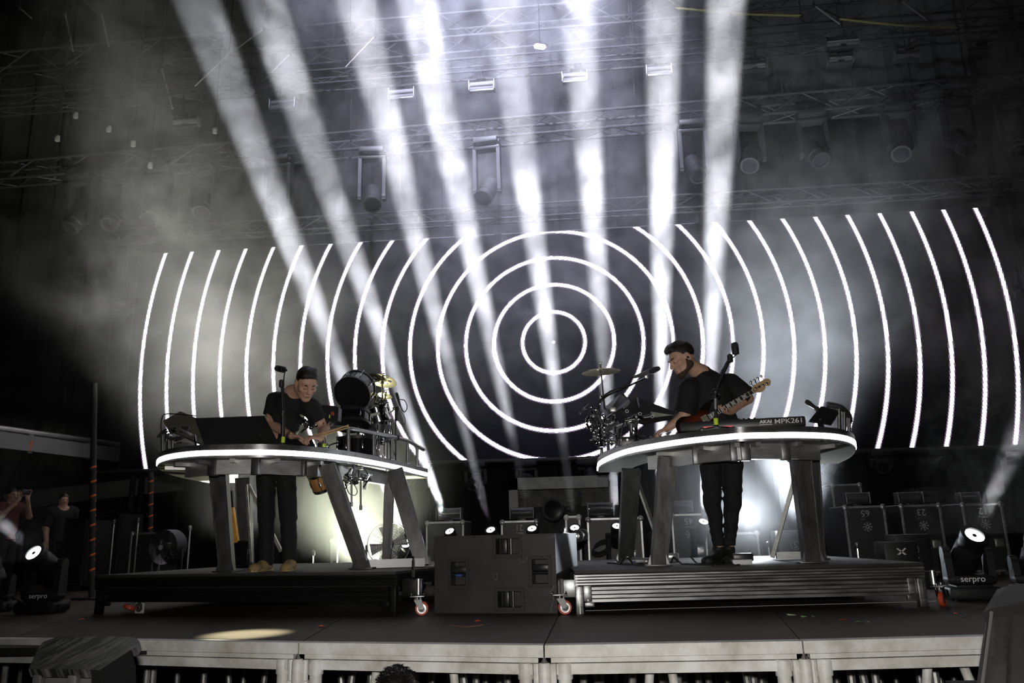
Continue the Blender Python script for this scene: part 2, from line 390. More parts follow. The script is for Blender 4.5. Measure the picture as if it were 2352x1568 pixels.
# ================================================================== risers
def caster(nm, lab, pos, yaw, parent=None, s=1.0, tilt=0):
    # swivel caster: wheel with red tyre, fork, plate and two bolts; pos = wheel contact point
    R = Matrix.Rotation(yaw, 3, 'Z')
    if parent is None: t = thing(nm, lab, 'caster', pos)
    else:
        t = bpy.data.objects.new(nm, None); C.objects.link(t); t.parent = parent; t.location = XF[parent.name] @ Vector(pos)
        XF2 = None
    pos = Vector(pos); w = lambda x, y, z: pos+R @ (Vector((x, y, z))*s)
    r = .052; ax = R @ Vector((0, 1, 0))
    def put(m, n, mt):
        if parent is None: m.build(n, mt, t)
        else:
            me_o = m.build(n, mt, None); me = me_o.data; me.transform(XF[parent.name]); me.transform(Matrix.Translation(-(XF[parent.name] @ pos))); me_o.parent = t
    c = w(0, 0, r)
    put(MB().lathe([(.036*s, -.016*s), (.048*s, -.017*s), (.052*s, -.012*s), (.052*s, .012*s), (.048*s, .017*s), (.036*s, .016*s)], c, ax, 24, close=True), 'tyre', RED)
    put(MB().lathe([(.008*s, -.020*s), (.014*s, -.018*s), (.030*s, -.013*s), (.037*s, -.014*s), (.037*s, .014*s), (.030*s, .013*s), (.014*s, .018*s), (.008*s, .020*s)], c, ax, 20), 'hub', STEEL)
    m = MB()
    for y in (-.024, .024): m.beam(w(0, y, r), w(-.035, y, .125), .005*s, .040*s, up=R @ Vector((1, 0, 0)), h2=.055*s)
    m.cyl(c-ax*.03*s, c+ax*.03*s, .008*s, n=10); m.cyl(w(-.035, 0, .118), w(-.035, 0, .135), .034*s, n=16)
    put(m, 'fork', CHROME)
    put(MB().rbox(w(-.035, 0, .141), (.11*s, .085*s, .008*s), .002, R), 'plate', STEEL)
    m = MB()
    for x in (-.085, .012): m.cyl(w(x, 0, .14), w(x, 0, .165), .006*s, n=8).cyl(w(x, 0, .146), w(x, 0, .154), .011*s, n=6)
    put(m, 'bolt', CHROME)
    return t
def riser(lab, a, b, hz, depth, mface, mtop, ribs):
    a, b = Vector((a.x, a.y, 0)), Vector((b.x, b.y, 0)); ex = (b-a).normalized(); Lx = (b-a).length; ey = Vector((-ex.y, ex.x, 0))
    R = Matrix((ex, ey, Vector((0, 0, 1)))).transposed(); w = lambda x, y, z: a+ex*x+ey*y+Vector((0, 0, z))
    t = thing('stage_riser', lab, 'riser', a, rz=math.atan2(ex.y, ex.x))
    MB().rbox(w(Lx/2, depth/2, hz-.012), (Lx, depth, .024), .004, R).build('deck_top', mtop, t)
    m = MB()
    n = 4 if ribs else 3
    for i in range(n):                                      # extruded profile: ribs with grooves between
        h = .080/n; MB().rbox(w(Lx/2, .012+(.006 if i % 2 else 0), hz-.026-h*(i+.5)), (Lx-.002, .03, h-.003), .003, R, 1).build('slat', mface, t)
    MB().box(w(Lx/2, .045, hz-.07), (Lx-.01, .03, .09), R).build('backing_rail', MATT, t)
    for i in range(n):
        h = .115/n; MB().rbox(w(Lx/2+.0, .05+(.005 if i % 2 else 0), hz-.116-h*(i+.5)), (Lx-.17, .03, h-.003), .003, R, 1).build('slat', mface, t)
    MB().box(w(Lx/2, .085, hz-.17), (Lx-.18, .03, .10), R).build('backing_rail', MATT, t)
    for x in (.0, Lx):
        MB().box(w(x+(.012 if x == 0 else -.012), depth/2, hz-.07), (.024, depth-.04, .085), R).build('side_rail', mface, t)
    for x in (.032, Lx-.032):
        for y in (.035, depth-.05):
            MB().rbox(w(x, y, (hz-.11)/2), (.058, .058, hz-.11), .005, R).box(w(x, y-.030, (hz-.11)/2), (.006, .004, hz-.12), R).build('leg', mface, t)
        s = 1 if x < 1 else -1
        if ribs: MB().rbox(w(x+s*.062, .028, hz-.165), (.062, .012, .115), .004, R).cyl(w(x+s*.062, .02, hz-.125), w(x+s*.062, .012, hz-.125), .006, n=8).cyl(w(x+s*.062, .02, hz-.21), w(x+s*.062, .012, hz-.21), .006, n=8).build('corner_bracket', mface, t)
        MB().rbox(w(x+s*.072, .03, hz-.243), (.075, .03, .035), .005, R).box(w(x+s*.072, .014, hz-.243), (.045, .004, .010), R).build('latch_plate', mface, t)
    return t, w, R, Lx
RISF = mat('riser_aluminium', (.42, .42, .41), .36, .85, noise=(.16, .16, .16), nscale=9, rnoise=.15, stretch=(.3, 1, 3))
RIST = mat('riser_top', (.035, .034, .033), .65, noise=(.02, .02, .02), nscale=6, bump=.05)
RISB = mat('riser_black', (.010, .010, .011), .4, .3, noise=(.006, .006, .006), nscale=9)
LRZ, RRZ = .33, .31
la, lb = gz(213, 1411, 0), gz(908, 1415, 0)
lris, lw, lR, lL = riser('black stage riser under the console with the drums, on black legs', la, lb, LRZ, 2.5, RISB, RIST, False)
ra, rb = gz(1323, 1412, 0), gz(2136, 1393, 0)
rris, rw, rR, rL = riser('ribbed aluminium stage riser under the console with the keyboard', ra, rb, RRZ, 2.5, RISF, RIST, True)
# wheel outriggers bolted to the riser ends
def outrigger(par, p, zt, mt, side):
    # side arm and post that carry a caster
    m = MB().rbox((p.x-side*.05, p.y+.03, zt-.13), (.16, .05, .13), .006); m.build('outrigger', mt, par)
    MB().cyl((p.x, p.y, .15), (p.x, p.y, zt-.06), .016, n=10).build('spindle', STEEL, par)
p = gz(969, 1413, 0); outrigger(lris, p+Vector((-.035, .03, 0)), LRZ, RISB, 1); caster('caster', None, p, .15, lris)
MB().cyl(p+Vector((-.08, .05, LRZ-.05)), p+Vector((-.08, .05, LRZ+.08)), .012, n=8).cyl(p+Vector((-.08, .05, LRZ+.08)), p+Vector((-.08, .05, LRZ+.11)), .007, n=8).build('locking_pin', CHROME, lris)
p = gz(1298, 1411, 0); outrigger(rris, p+Vector((-.02, .04, 0)), RRZ, RISF, -1); caster('caster', None, p, .12, rris)
p = gz(2167, 1392, 0); outrigger(rris, p+Vector((-.03, .04, 0)), RRZ, RISB, 1); caster('caster', None, p, .9, rris)
p = gz(2128, 1397, 0)
# the caster folded up under the front of the black riser, plate facing forward
p = gz(320, 1408, 0); t = thing('loose_caster', 'caster lying under the black riser with its square steel plate facing forward', 'caster', p)
R = Matrix.Rotation(-.2, 3, 'Z')
MB().rbox(p+Vector((0, 0, .051)), (.095, .008, .1), .003, R).build('plate', mat('zinc_plate', (.72, .72, .70), .4, .2), t)
MB().lathe([(.020, 0), (.040, 0), (.042, -.006), (.038, -.012), (.022, -.014)], p+R @ Vector((0, -.004, .052)), R @ Vector((0, 1, 0)), 24).build('bearing_ring', STEEL, t)
MB().lathe([(.006, -.018), (.012, -.018), (.014, 0)], p+R @ Vector((0, -.006, .052)), R @ Vector((0, 1, 0)), 12).build('axle_nut', CHROME, t)
MB().lathe([(.02, -.014), (.046, -.016), (.05, 0), (.046, .016), (.02, .014)], p+Vector((-.085, -.02, .05)), (.25, .3, .9), 20).build('tyre', RED, t)
for s in (-1, 1): MB().cyl(p+R @ Vector((s*.04, -.004, .09)), p+R @ Vector((s*.04, -.012, .09)), .005, n=8).build('bolt', STEEL, t)
# ================================================================== speaker box between the risers
SUBM = bpy.data.materials.new('scratched_black_paint'); SUBM.use_nodes = True; nt = SUBM.node_tree; N = nt.nodes.new; L = nt.links.new
b = nt.nodes['Principled BSDF']; b.inputs['Roughness'].default_value = .5
tc = N('ShaderNodeTexCoord'); n1 = N('ShaderNodeTexNoise'); n1.inputs['Scale'].default_value = 5; n1.inputs['Detail'].default_value = 6; L(tc.outputs['Object'], n1.inputs[0])
mp = N('ShaderNodeMapping'); L(tc.outputs['Object'], mp.inputs['Vector'])
ns = N('ShaderNodeTexNoise'); ns.inputs['Scale'].default_value = 2.5; L(tc.outputs['Object'], ns.inputs[0])
ad = N('ShaderNodeVectorMath'); ad.operation = 'MULTIPLY_ADD'; L(ns.outputs['Color'], ad.inputs[0]); ad.inputs[1].default_value = (.35, .35, .35); L(tc.outputs['Object'], ad.inputs[2])
vo = N('ShaderNodeTexVoronoi'); vo.feature = 'DISTANCE_TO_EDGE'; vo.inputs['Scale'].default_value = 5.5; L(ad.outputs[0], vo.inputs['Vector'])
lt = N('ShaderNodeMapRange'); lt.inputs[1].default_value = 0; lt.inputs[2].default_value = .008; lt.inputs[3].default_value = 1; lt.inputs[4].default_value = 0; L(vo.outputs['Distance'], lt.inputs[0])
n2 = N('ShaderNodeTexNoise'); n2.inputs['Scale'].default_value = 9; n2.inputs['Detail'].default_value = 3; L(tc.outputs['Object'], n2.inputs[0])
g2 = N('ShaderNodeMapRange'); g2.inputs[1].default_value = .52; g2.inputs[2].default_value = .62; L(n2.outputs[0], g2.inputs[0])
sxx = N('ShaderNodeSeparateXYZ'); L(tc.outputs['Object'], sxx.inputs[0])
gx = N('ShaderNodeMapRange'); gx.inputs[1].default_value = .35; gx.inputs[2].default_value = .8; gx.inputs[3].default_value = .12; L(sxx.outputs[0], gx.inputs[0])
mm = mth('MULTIPLY', mth('MULTIPLY', lt.outputs[0], g2.outputs[0]), gx.outputs[0])
r1 = N('ShaderNodeValToRGB'); r1.color_ramp.elements[0].position = .35; r1.color_ramp.elements[1].position = .7; r1.color_ramp.elements[0].color = (.020, .0195, .019, 1); r1.color_ramp.elements[1].color = (.036, .035, .034, 1); L(n1.outputs[0], r1.inputs[0])
mx = N('ShaderNodeMix'); mx.data_type = 'RGBA'; L(mm, mx.inputs[0]); L(r1.outputs[0], mx.inputs[6]); mx.inputs[7].default_value = (.26, .255, .25, 1); L(mx.outputs[2], b.inputs['Base Color'])
bp = N('ShaderNodeBump'); bp.inputs['Strength'].default_value = .15; bp.inputs['Distance'].default_value = .004
n3 = N('ShaderNodeTexNoise'); n3.inputs['Scale'].default_value = 160; L(tc.outputs['Object'], n3.inputs[0]); L(n3.outputs[0], bp.inputs['Height']); L(bp.outputs[0], b.inputs['Normal'])
sa, sb = gz(998, 1408, 0), gz(1281, 1408, 0); sex = (sb-sa).normalized(); SWd = (sb-sa).length; SHt = .585
sub = thing('speaker_cabinet', 'scratched black subwoofer box with four recessed handles, standing between the two risers', 'speaker', sa, rz=math.atan2(sex.y, sex.x))
SX = lambda c: (c-385)/1106*SWd
SZ = lambda c: (1405-c)/700*SHt
HN = [((930, 1195, 710, 912), (960, 1168, 742, 882), 'v'), ((515, 707, 915, 1188), (540, 680, 943, 1158), 'h'), ((1250, 1450, 903, 1178), (1280, 1422, 932, 1150), 'h'), ((935, 1207, 1182, 1385), (968, 1178, 1213, 1353), 'v')]
holes = [(SX(h[0]), SX(h[1]), SZ(h[3]), SZ(h[2])) for _, h, _ in HN]
xs = sorted({0, SWd, *[h[0] for h in holes], *[h[1] for h in holes]}); zs = sorted({0, SHt, *[h[2] for h in holes], *[h[3] for h in holes]})
m = MB()
for x0, x1 in zip(xs, xs[1:]):
    for z0, z1 in zip(zs, zs[1:]):
        cx, cz = (x0+x1)/2, (z0+z1)/2
        if any(h[0] < cx < h[1] and h[2] < cz < h[3] for h in holes): continue
        m.add([(x0, 0, z0), (x1, 0, z0), (x1, 0, z1), (x0, 0, z1)], [(0, 1, 2, 3)])
D = .85
m.add([(0, 0, 0), (SWd, 0, 0), (SWd, D, 0), (0, D, 0), (0, 0, SHt), (SWd, 0, SHt), (SWd, D, SHt), (0, D, SHt)], [(0, 3, 2, 1), (4, 5, 6, 7), (0, 4, 7, 3), (1, 2, 6, 5), (2, 3, 7, 6)])
m.build('body', SUBM, sub, 0, world=False)
CUP = mat('handle_plate', (.022, .022, .022), .5, bump=.1, nscale=60)
for (o_, h, k) in HN:
    x0, x1, z0, z1 = SX(o_[0]), SX(o_[1]), SZ(o_[3]), SZ(o_[2]); a0, a1, c0, c1 = SX(h[0]), SX(h[1]), SZ(h[3]), SZ(h[2])
    m = MB(); f = -.006
    for bx in ((x0, a0, z0, z1), (a1, x1, z0, z1), (a0, a1, z0, c0), (a0, a1, c1, z1)): m.rbox(((bx[0]+bx[1])/2, f/2-.001, (bx[2]+bx[3])/2), (bx[1]-bx[0]+.002, .008, bx[3]-bx[2]+.002), .002, n=1)
    q = .11                                                # the cup behind the plate
    m.add([(a0, 0, c0), (a1, 0, c0), (a1, 0, c1), (a0, 0, c1), (a0, q, c0), (a1, q, c0), (a1, q, c1), (a0, q, c1)], [(0, 1, 5, 4), (1, 2, 6, 5), (2, 3, 7, 6), (3, 0, 4, 7), (4, 5, 6, 7)])
    hp = m.build('handle_plate', CUP, sub, 0, world=False)
    if k == 'v': mb = MB().rbox(((a0+a1)/2-.035, .035, (c0+c1)/2), (.055, .05, c1-c0), .01).cyl(((a0+a1)/2+.022, .02, c0), ((a0+a1)/2+.022, .02, c1), .012, n=10)
    else: mb = MB().rbox(((a0+a1)/2, .035, (c0+c1)/2+.028), (a1-a0, .05, .05), .01).cyl((a0, .02, (c0+c1)/2-.01), (a1, .02, (c0+c1)/2-.01), .012, n=10)
    mb.build('grip', PLASTIC, hp, world=False)
    m = MB()
    for i in range(4):
        for j in range(4):
            if i in (0, 3) or j in (0, 3):
                x = x0+.009+(x1-x0-.018)*i/3; z = z0+.009+(z1-z0-.018)*j/3; m.cyl((x, -.004, z), (x, -.009, z), .0045, n=6)
    m.build('screws', MATT, hp, world=False)
    if k == 'h' and a0 < .4: MB().rbox(((a0+a1)/2, .008, (c0+c1)/2-.014), (.055, .012, .02), .004).build('blue_tape', mat('blue_tape', (.03, .06, .25), .6), hp, world=False)
# ================================================================== moving heads
HEADB = mat('lamp_housing', (.008, .008, .009), .55, bump=.05, nscale=40, spec=.22)
def disc_quads(m, c, d, r, n=20):
    m.lathe([(r, 0), (r*.5, .002), (.0005, .003)], c, d, n)
def moving_head(lab, lens, aim, floor_z, s=1., yaw=0., lit=True, logo=None, group=None, lens_r=.07, name='moving_head_light', hang=False, up_len=None):
    # lens = centre of the front glass, aim = direction the head looks; the base stands on floor_z (or hangs from it)
    lens = Vector(lens); aim = Vector(aim).normalized(); sg = -1 if hang else 1
    L1, L2, R1 = .20*s, .20*s, lens_r+.028*s
    piv = lens-aim*L1
    base = Vector((piv.x, piv.y, floor_z)); R = Matrix.Rotation(yaw, 3, 'Z')
    t = thing(name, lab, 'stage light', base, rz=yaw, group=group)
    w = lambda x, y, z: base+R @ (Vector((x, y, z*sg))*s)
    H = abs(piv.z-floor_z)/s
    m = MB().rbox(w(0, 0, .055), (.36*s, .30*s, .09*s), .02*s, R, 2)
    m.rbox(w(0, 0, .10), (.25*s, .24*s, .03*s), .01*s, R)
    for x in (-.14, .14): m.cyl(w(x, -.1, 0), w(x, -.1, .015), .02*s, n=8).cyl(w(x, .1, 0), w(x, .1, .015), .02*s, n=8)
    for x in (-.19, .19): m.rbox(w(x, 0, .06), (.02*s, .16*s, .05*s), .008*s, R)
    m.build('base', HEADB, t)
    wy = R1/s+.045
    m = MB(); m.rbox(w(0, 0, .15), (2*(wy+.03)*s, .17*s, .07*s), .03*s, R)
    for x in (-wy, wy):
        m.beam(w(x, 0, .16), w(x*1.02, 0, H+.05), .05*s, .15*s, up=R @ Vector((0, 1, 0)), h2=.10*s)
        m.cyl(w(x*1.02-.026, 0, H), w(x*1.02+.026, 0, H), .062*s, n=14)
    m.build('yoke', HEADB, t)
    m = MB(); m.lathe([(R1*.55, -L2), (R1*.95, -L2*.85), (R1*1.02, -L2*.2), (R1*1.0, L1*.45), (R1*.93, L1*.5), (R1*.93, L1*.75), (R1, L1*.8), (R1, L1+.012*s), (lens_r, L1+.012*s), (lens_r, L1-.004*s)], piv, aim, 24)
    m.build('head', HEADB, t)
    f = MB(); disc_quads(f, piv+aim*(L1-.002*s), aim, lens_r*.98, 24)
    f.build('lens', LAMPW if lit else LENS, t)
    if lit:
        MB().lathe([(lens_r*.10, 0), (lens_r*.24, .001), (lens_r*.24, .004), (lens_r*.10, .005)], piv+aim*(L1+.002*s), aim, 12).build('lamp_mask', MATT, t)
    if logo:
        text('logo', logo, .062*s, basis(w(0, -.0875, .155), R @ Vector((1, 0, 0)), Vector((0, 0, 1))), WHITE, t)
    return t
def add_cable(m, pts, r=.006): m.tube(spline(pts, 6), r, 6); return m
lens = gy(78, 1270, 6.95)
moving_head('lit moving head at the left corner of the deck beside the black riser', lens, CORNER[0][1], 0, 1.0, .1, True, 'serpro')
lens = gy(2238, 1230, 6.72)
moving_head('lit moving head at the right corner of the deck beside the orange wheel', lens, CORNER[1][1], 0, 1.05, -.15, True, 'serpro')
moving_head('unlit moving head cut by the right picture edge, cabled to its lit neighbour', gy(2385, 1235, 6.9), (.2, -.2, .9), 0, 1.0, -.2, False)
moving_head('unlit moving head cut by the left picture edge', gy(-25, 1290, 7.3), (-.2, -.3, .9), 0, .95, .2, False)
m = add_cable(MB(), [gz(2300, 1372, .02), gz(2318, 1366, .06), gz(2335, 1372, .03), gz(2360, 1380, .02)], .012)
tag(m.build('power_cable', RUBBER), 'thick black power cable between the two moving heads at the right corner', 'cable')
m = add_cable(MB(), [gz(-10, 1385, .02), gz(15, 1372, .05), gz(40, 1378, .02), gz(60, 1392, .02)], .011)
tag(m.build('power_cable', RUBBER), 'thick black power cable beside the moving head at the left corner', 'cable')
# the row of small beam heads that make the upright beams
names = ['beside the drum fan, with the widest face', 'at the left end of the speaker box top', 'in the dark gap between two cases', 'right of the upside down number', 'in front of the small pale framed case', 'beside the left leg of the keyboard console', 'left of the emblem case under the keyboard console', "at the left of the bass player's shins"]
for i, (a, b, k) in enumerate(BEAMS):
    p = gy(*a, BEAM_Y); q = gy(*b, BEAM_Y+.35); d = (q-p).normalized()
    lp = p.copy()
    # the lamps show a bright face: the front glass leans towards the stage front
    d2 = (d*.75+Vector((.05, -.65, .0))).normalized()
    moving_head('small lit beam head on the floor '+names[i], lp-d*.0, d2, 0, .72, .05*i, True, None, 'upright beam heads behind the risers', .075 if i == 0 else .05, 'spot_light_head')
# ================================================================== flight cases, strobes, numbers
CASE = mat('case_laminate', (.016, .016, .017), .5, noise=(.011, .011, .012), nscale=8)
EDGEM = mat('case_edge', (.45, .45, .45), .4, .8, noise=(.25, .25, .25), nscale=14)
def flake(m, c, ex, ez, r):
    n = ex.cross(ez)
    for i in range(4):
        a = PI*i/4; d = ex*math.cos(a)+ez*math.sin(a); m.beam(c-d*r, c+d*r, r*.16, .002, up=n)
        for s in (-1, 1):
            e = c+d*r*s*.95; p = ex*(-math.sin(a))+ez*math.cos(a)
            m.beam(e-d*s*r*.1-p*r*.2, e-d*s*r*.1+p*r*.2, r*.12, .002, up=n)
def flight_case(lab, x0, x1, ytop, Y, depth=.6, number=None, zb=0., edge=EDGEM, logo=True, latch=True):
    a, b = gy(x0, ytop, Y), gy(x1, ytop, Y); zt = (a.z+b.z)/2; xa, xb = a.x, b.x; cx = (xa+xb)/2; W_, H_ = xb-xa, zt-zb
    t = thing('flight_case', lab, 'case', (cx, Y+depth/2, zb))
    MB().box((cx, Y+depth/2, zb+.04+(H_-.04)/2), (W_-.01, depth-.01, H_-.05)).build('body', CASE, t)
    e = .028
    for z in (zt-e/2, zb+.06): MB().rbox((cx, Y+.004, z), (W_, .02, e), .004, n=1).build('edge_profile', edge, t)
    for x in (xa+e/2, xb-e/2): MB().rbox((x, Y+.004, zb+.05+(H_-.05)/2), (e, .02, H_-.05), .004, n=1).build('edge_profile', edge, t); MB().rbox((x, Y+depth/2, zt-.006), (e, depth, .014), .003, n=1).build('edge_profile', edge, t)
    for x in (xa+.02, xb-.02):
        for z in (zt-.02,): MB().ball((x, Y+.005, z), (.036, .022, .036), 10).build('ball_corner', edge, t)
    for x in (xa+.08, xb-.08): MB().cyl((x-.015, Y+.08, zb+.025), (x+.015, Y+.08, zb+.025), .025, n=12).cyl((x-.015, Y+depth-.08, zb+.025), (x+.015, Y+depth-.08, zb+.025), .025, n=12).build('caster', RUBBER, t)
    if latch:
        m = MB()
        m.rbox((cx+W_*.28, Y-.004, zb+H_*.45), (.10, .012, .09), .004).box((cx+W_*.28, Y-.012, zb+H_*.45), (.07, .01, .03)); m.build('latch', STEEL, t)
    if number:
        text('number', number, .105, basis((cx, Y-.008, zt-.085), (-1, 0, 0), (0, 0, -1)), GREYP, t)
        if logo:
            m = MB(); flake(m, Vector((cx+.01, Y-.008, zt-.24)), Vector((1, 0, 0)), Vector((0, 0, 1)), .055); m.build('emblem', GREYP, t)
            MB().rbox((cx, Y-.004, zt-.155), (.10, .004, .012), .001).build('label_strip', DALU, t)
    return t, (xa, xb, Y, zt)
TUBEG = mat('strobe_reflector', (.55, .55, .56), .25, .9)
GLASSD = mat('strobe_glass', (.05, .05, .052), .12, .0, spec=.8)
def strobe(lab, x0, x1, y0, y1, Y, group='strobe bars on the flight cases', refl=TUBEG):
    # a strobe bar: housing, curved reflector with tube, two end plates, foot
    a, b = gy(x0, y1, Y), gy(x1, y1, Y); zt = gy(x0, y0, Y).z; zb = a.z; cx = (a.x+b.x)/2; W_ = b.x-a.x; H_ = zt-zb
    t = thing('strobe_bar', lab, 'strobe light', (cx, Y+.05, zb), group=group)
    m = MB(); prof = [(math.cos(u), math.sin(u)) for u in [PI*.1+PI*.8*i/10 for i in range(11)]]
    A = [Vector((a.x+.01, Y+.10-.10*p[1]*.4+.0, zb+.01+H_/2-.0-(H_/2-.012)*p[0])) for p in prof]
    B = [Vector((b.x-.01, v.y, v.z)) for v in A]
    m.band(A, B); m.build('reflector', GLASSD, t)
    MB().rbox((cx, Y+.13, zb+H_/2), (W_, .10, H_), .012).build('housing', PLASTIC, t)
    MB().cyl((a.x+.02, Y+.048, zb+H_*.52), (b.x-.02, Y+.048, zb+H_*.52), .012, n=8).build('lamp_tube', refl, t)
    for x in (a.x, b.x): MB().rbox((x, Y+.10, zb+H_/2), (.014, .16, H_*1.02), .004).build('end_plate', DALU, t)
    MB().rbox((cx, Y+.07, zb-.006), (.10, .06, .022), .004).build('foot', PLASTIC, t)
    return t
cs = [('flight case with scuffed pale edges, behind the scratched speaker box at its left end', 978, 1066, 1197, 10.2, None, (1001, 1057, 1167, 1195)),
      ('flight case with an upside down number, behind the middle of the speaker box', 1150, 1235, 1195, 10.2, '21', (1171, 1225, 1166, 1192)),
      ('large bright edged flight case partly hidden by the left legs of the keyboard console', 1347, 1475, 1188, 9.7, None, (1351, 1410, 1154, 1185)),
      ('flight case with number and snowflake emblem, just left of the bass player\'s legs', 1540, 1620, 1179, 9.9, '45', (1545, 1592, 1150, 1176)),
      ('emblem flight case nearest the right leg of the keyboard console', 1937, 2032, 1161, 9.9, '65', (1948, 2002, 1131, 1158)),
      ('emblem flight case above the crossed mark, middle of three at the right', 2066, 2160, 1158, 9.9, '23', (2068, 2125, 1130, 1156)),
      ('emblem flight case behind the beam of the right corner lamp', 2207, 2302, 1155, 9.9, '12', (2212, 2256, 1130, 1153))]
sl = ['strobe bar on the flight case at the left end of the speaker box', 'strobe bar with warm glints behind the middle of the speaker box', 'strobe bar on the large case with bright edges', 'strobe bar on the emblem case left of the bass player\'s legs', 'strobe bar on the emblem case nearest the keyboard console', 'strobe bar on the middle one of the three emblem cases', 'strobe bar on the emblem case behind the right corner beam']
for i, (lab, x0, x1, yt, Y, num, sb_) in enumerate(cs):
    flight_case(lab, x0, x1, yt, Y, .6, num)
    strobe(sl[i], *sb_, Y+.12)
flight_case('small pale framed flight case right of the speaker box', 1297, 1333, 1184, 9.9, .5, None, 0, mat('pale_edge', (.6, .6, .6), .5, .3), latch=False)
flight_case('tall flight case behind the row of emblem cases, beside the console leg', 1908, 1978, 1111, 11.4, .6, None)
flight_case('dark flight case low on the floor left of the bass player behind the riser', 1660, 1742, 1222, 9.5, .5, None)
flight_case('dark flight case standing behind the drum console near the fan', 760, 850, 1238, 10.0, .5, None)
flight_case('dark flight case standing left of the drum console beyond the round fan', 300, 372, 1222, 10.8, .5, None, latch=False)
# cases with round emblems at the right
for x, y, s, lab in ((1828, 1252, .085, 'black box with a round S emblem under the keyboard console'), (2101, 1262, .085, 'black box with a round S emblem beside the crossed mark')):
    a = gy(x, y, 9.2); t = thing('equipment_box', lab, 'box', (a.x, 9.35, 0))
    MB().rbox((a.x, 9.4, (a.z+.16)/2), (.36, .36, a.z+.16), .015).build('body', CASE, t)
    MB().lathe([(.045, 0), (.050, 0), (.050, .003), (.045, .003)], (a.x, 9.219, a.z), (0, -1, 0), 24, close=True).build('emblem_ring', GREYP, t)
    text('emblem', 'S', .09, basis((a.x, 9.216, a.z), (1, 0, 0), (0, 0, 1)), GREYP, t)
    MB().rbox((a.x, 9.22, a.z-.085), (.09, .004, .016), .001).build('name_strip', GREYP, t)
a = gy(2072, 1266, 9.1); t = thing('equipment_box', 'low black box with a white crossed mark left of the round S emblem', 'box', (a.x, 9.3, 0))
MB().rbox((a.x, 9.3, (a.z+.10)/2), (.34, .36, a.z+.10), .015).build('body', CASE, t)
m = MB(); c = Vector((a.x, 9.117, a.z))
for s in (-1, 1): m.prism([c+Vector((-.048*s, 0, -.032)), c+Vector((-.026*s, 0, -.036)), c+Vector((.050*s, 0, .028)), c+Vector((.036*s, 0, .036))], (0, -.003, 0))
m.build('crossed_mark', WHITE, t)
# louvred vent cabinet under the screen
a, b = gy(1168, 1098, 12.4), gy(1418, 1098, 12.4); zb = gy(1168, 1166, 12.4).z; zt = a.z; cx = (a.x+b.x)/2; W_ = b.x-a.x
t = thing('louvred_cabinet', 'grey cabinet with a ribbed louvre front standing under the middle of the screen', 'cabinet', (cx, 12.7, 0))
GREYM = mat('grey_steel', (.16, .16, .155), .5, .3, noise=(.10, .10, .10), nscale=6)
MB().box((cx, 12.75, zt/2), (W_, .6, zt)).build('body', MATT, t)
m = MB(); m.box((cx, 12.42, zt-.09), (W_, .06, .18)).box((a.x+.07, 12.42, (zt+zb)/2), (.14, .06, zt-zb)).box((b.x-.07, 12.42, (zt+zb)/2), (.14, .06, zt-zb)); m.build('front_frame', GREYM, t)
LOUV = mat('louvre_slat', (.30, .29, .27), .45, .6, noise=(.12, .12, .11), nscale=7)
n = 16
for i in range(n):
    z = zb+(zt-.19-zb)*(i+.5)/n; MB().box((cx, 12.43, z), (W_-.28, .035, (zt-.19-zb)/n*.62), Matrix.Rotation(.5, 3, 'X')).build('slat', LOUV, t)
MB().box((gy(1330, 1130, 12.4).x, 12.40, (zt-.19+zb)/2), (.05, .03, zt-.19-zb)).build('divider', MATT, t)
# big round lamp facing the stage front
moving_head('unlit moving head with a big round lens facing front, under the louvred cabinet', gy(1270, 1169, 10.4), (0, -1, .02), 0, .95, 0, False, None, None, .115)
# moving heads hanging in a row under the LED screen
scr_heads = [(965, 1120), (1088, 1113), (1212, 1108), (1360, 1104), (1900, 1078), (2027, 1072), (2166, 1066)]
pos = ['right of the drum console end', 'halfway between drum console and louvred cabinet', 'before the left of the louvred cabinet', 'pointing down before the right of the louvred cabinet', 'right of the keyboard console tip', 'above the middle of the emblem cases', 'farthest to the right']
SBZ = SC.z-hh-.06
for i, (x, y) in enumerate(scr_heads):
    p = gy(x, y, 12.75); 
    moving_head('unlit moving head hanging under the screen, '+pos[i], p+Vector((0, -.06, 0)), (0.1*(-1)**i, -.8, -.25) if i != 3 else (.1, -.5, -.75), SBZ+.02+TILT*-p.x, .95 if i != 3 else 1.1, 0, False, None, 'moving heads hanging under the LED screen', .085, hang=True)
MB().cyl((-hw, -.62, -hh-.04), (hw, -.62, -hh-.04), .03, n=8).box((0, -.3, -hh-.03), (2*hw, .7, .03)).build('support_pipe', MATT, ls, world=False)
for x in (-hw+.2, -2.9, 2.6, hw-.2): MB().cyl((x, .15, -3.79), (x, .15, -hh), .05, n=8).build('support_leg', MATT, ls, world=False)
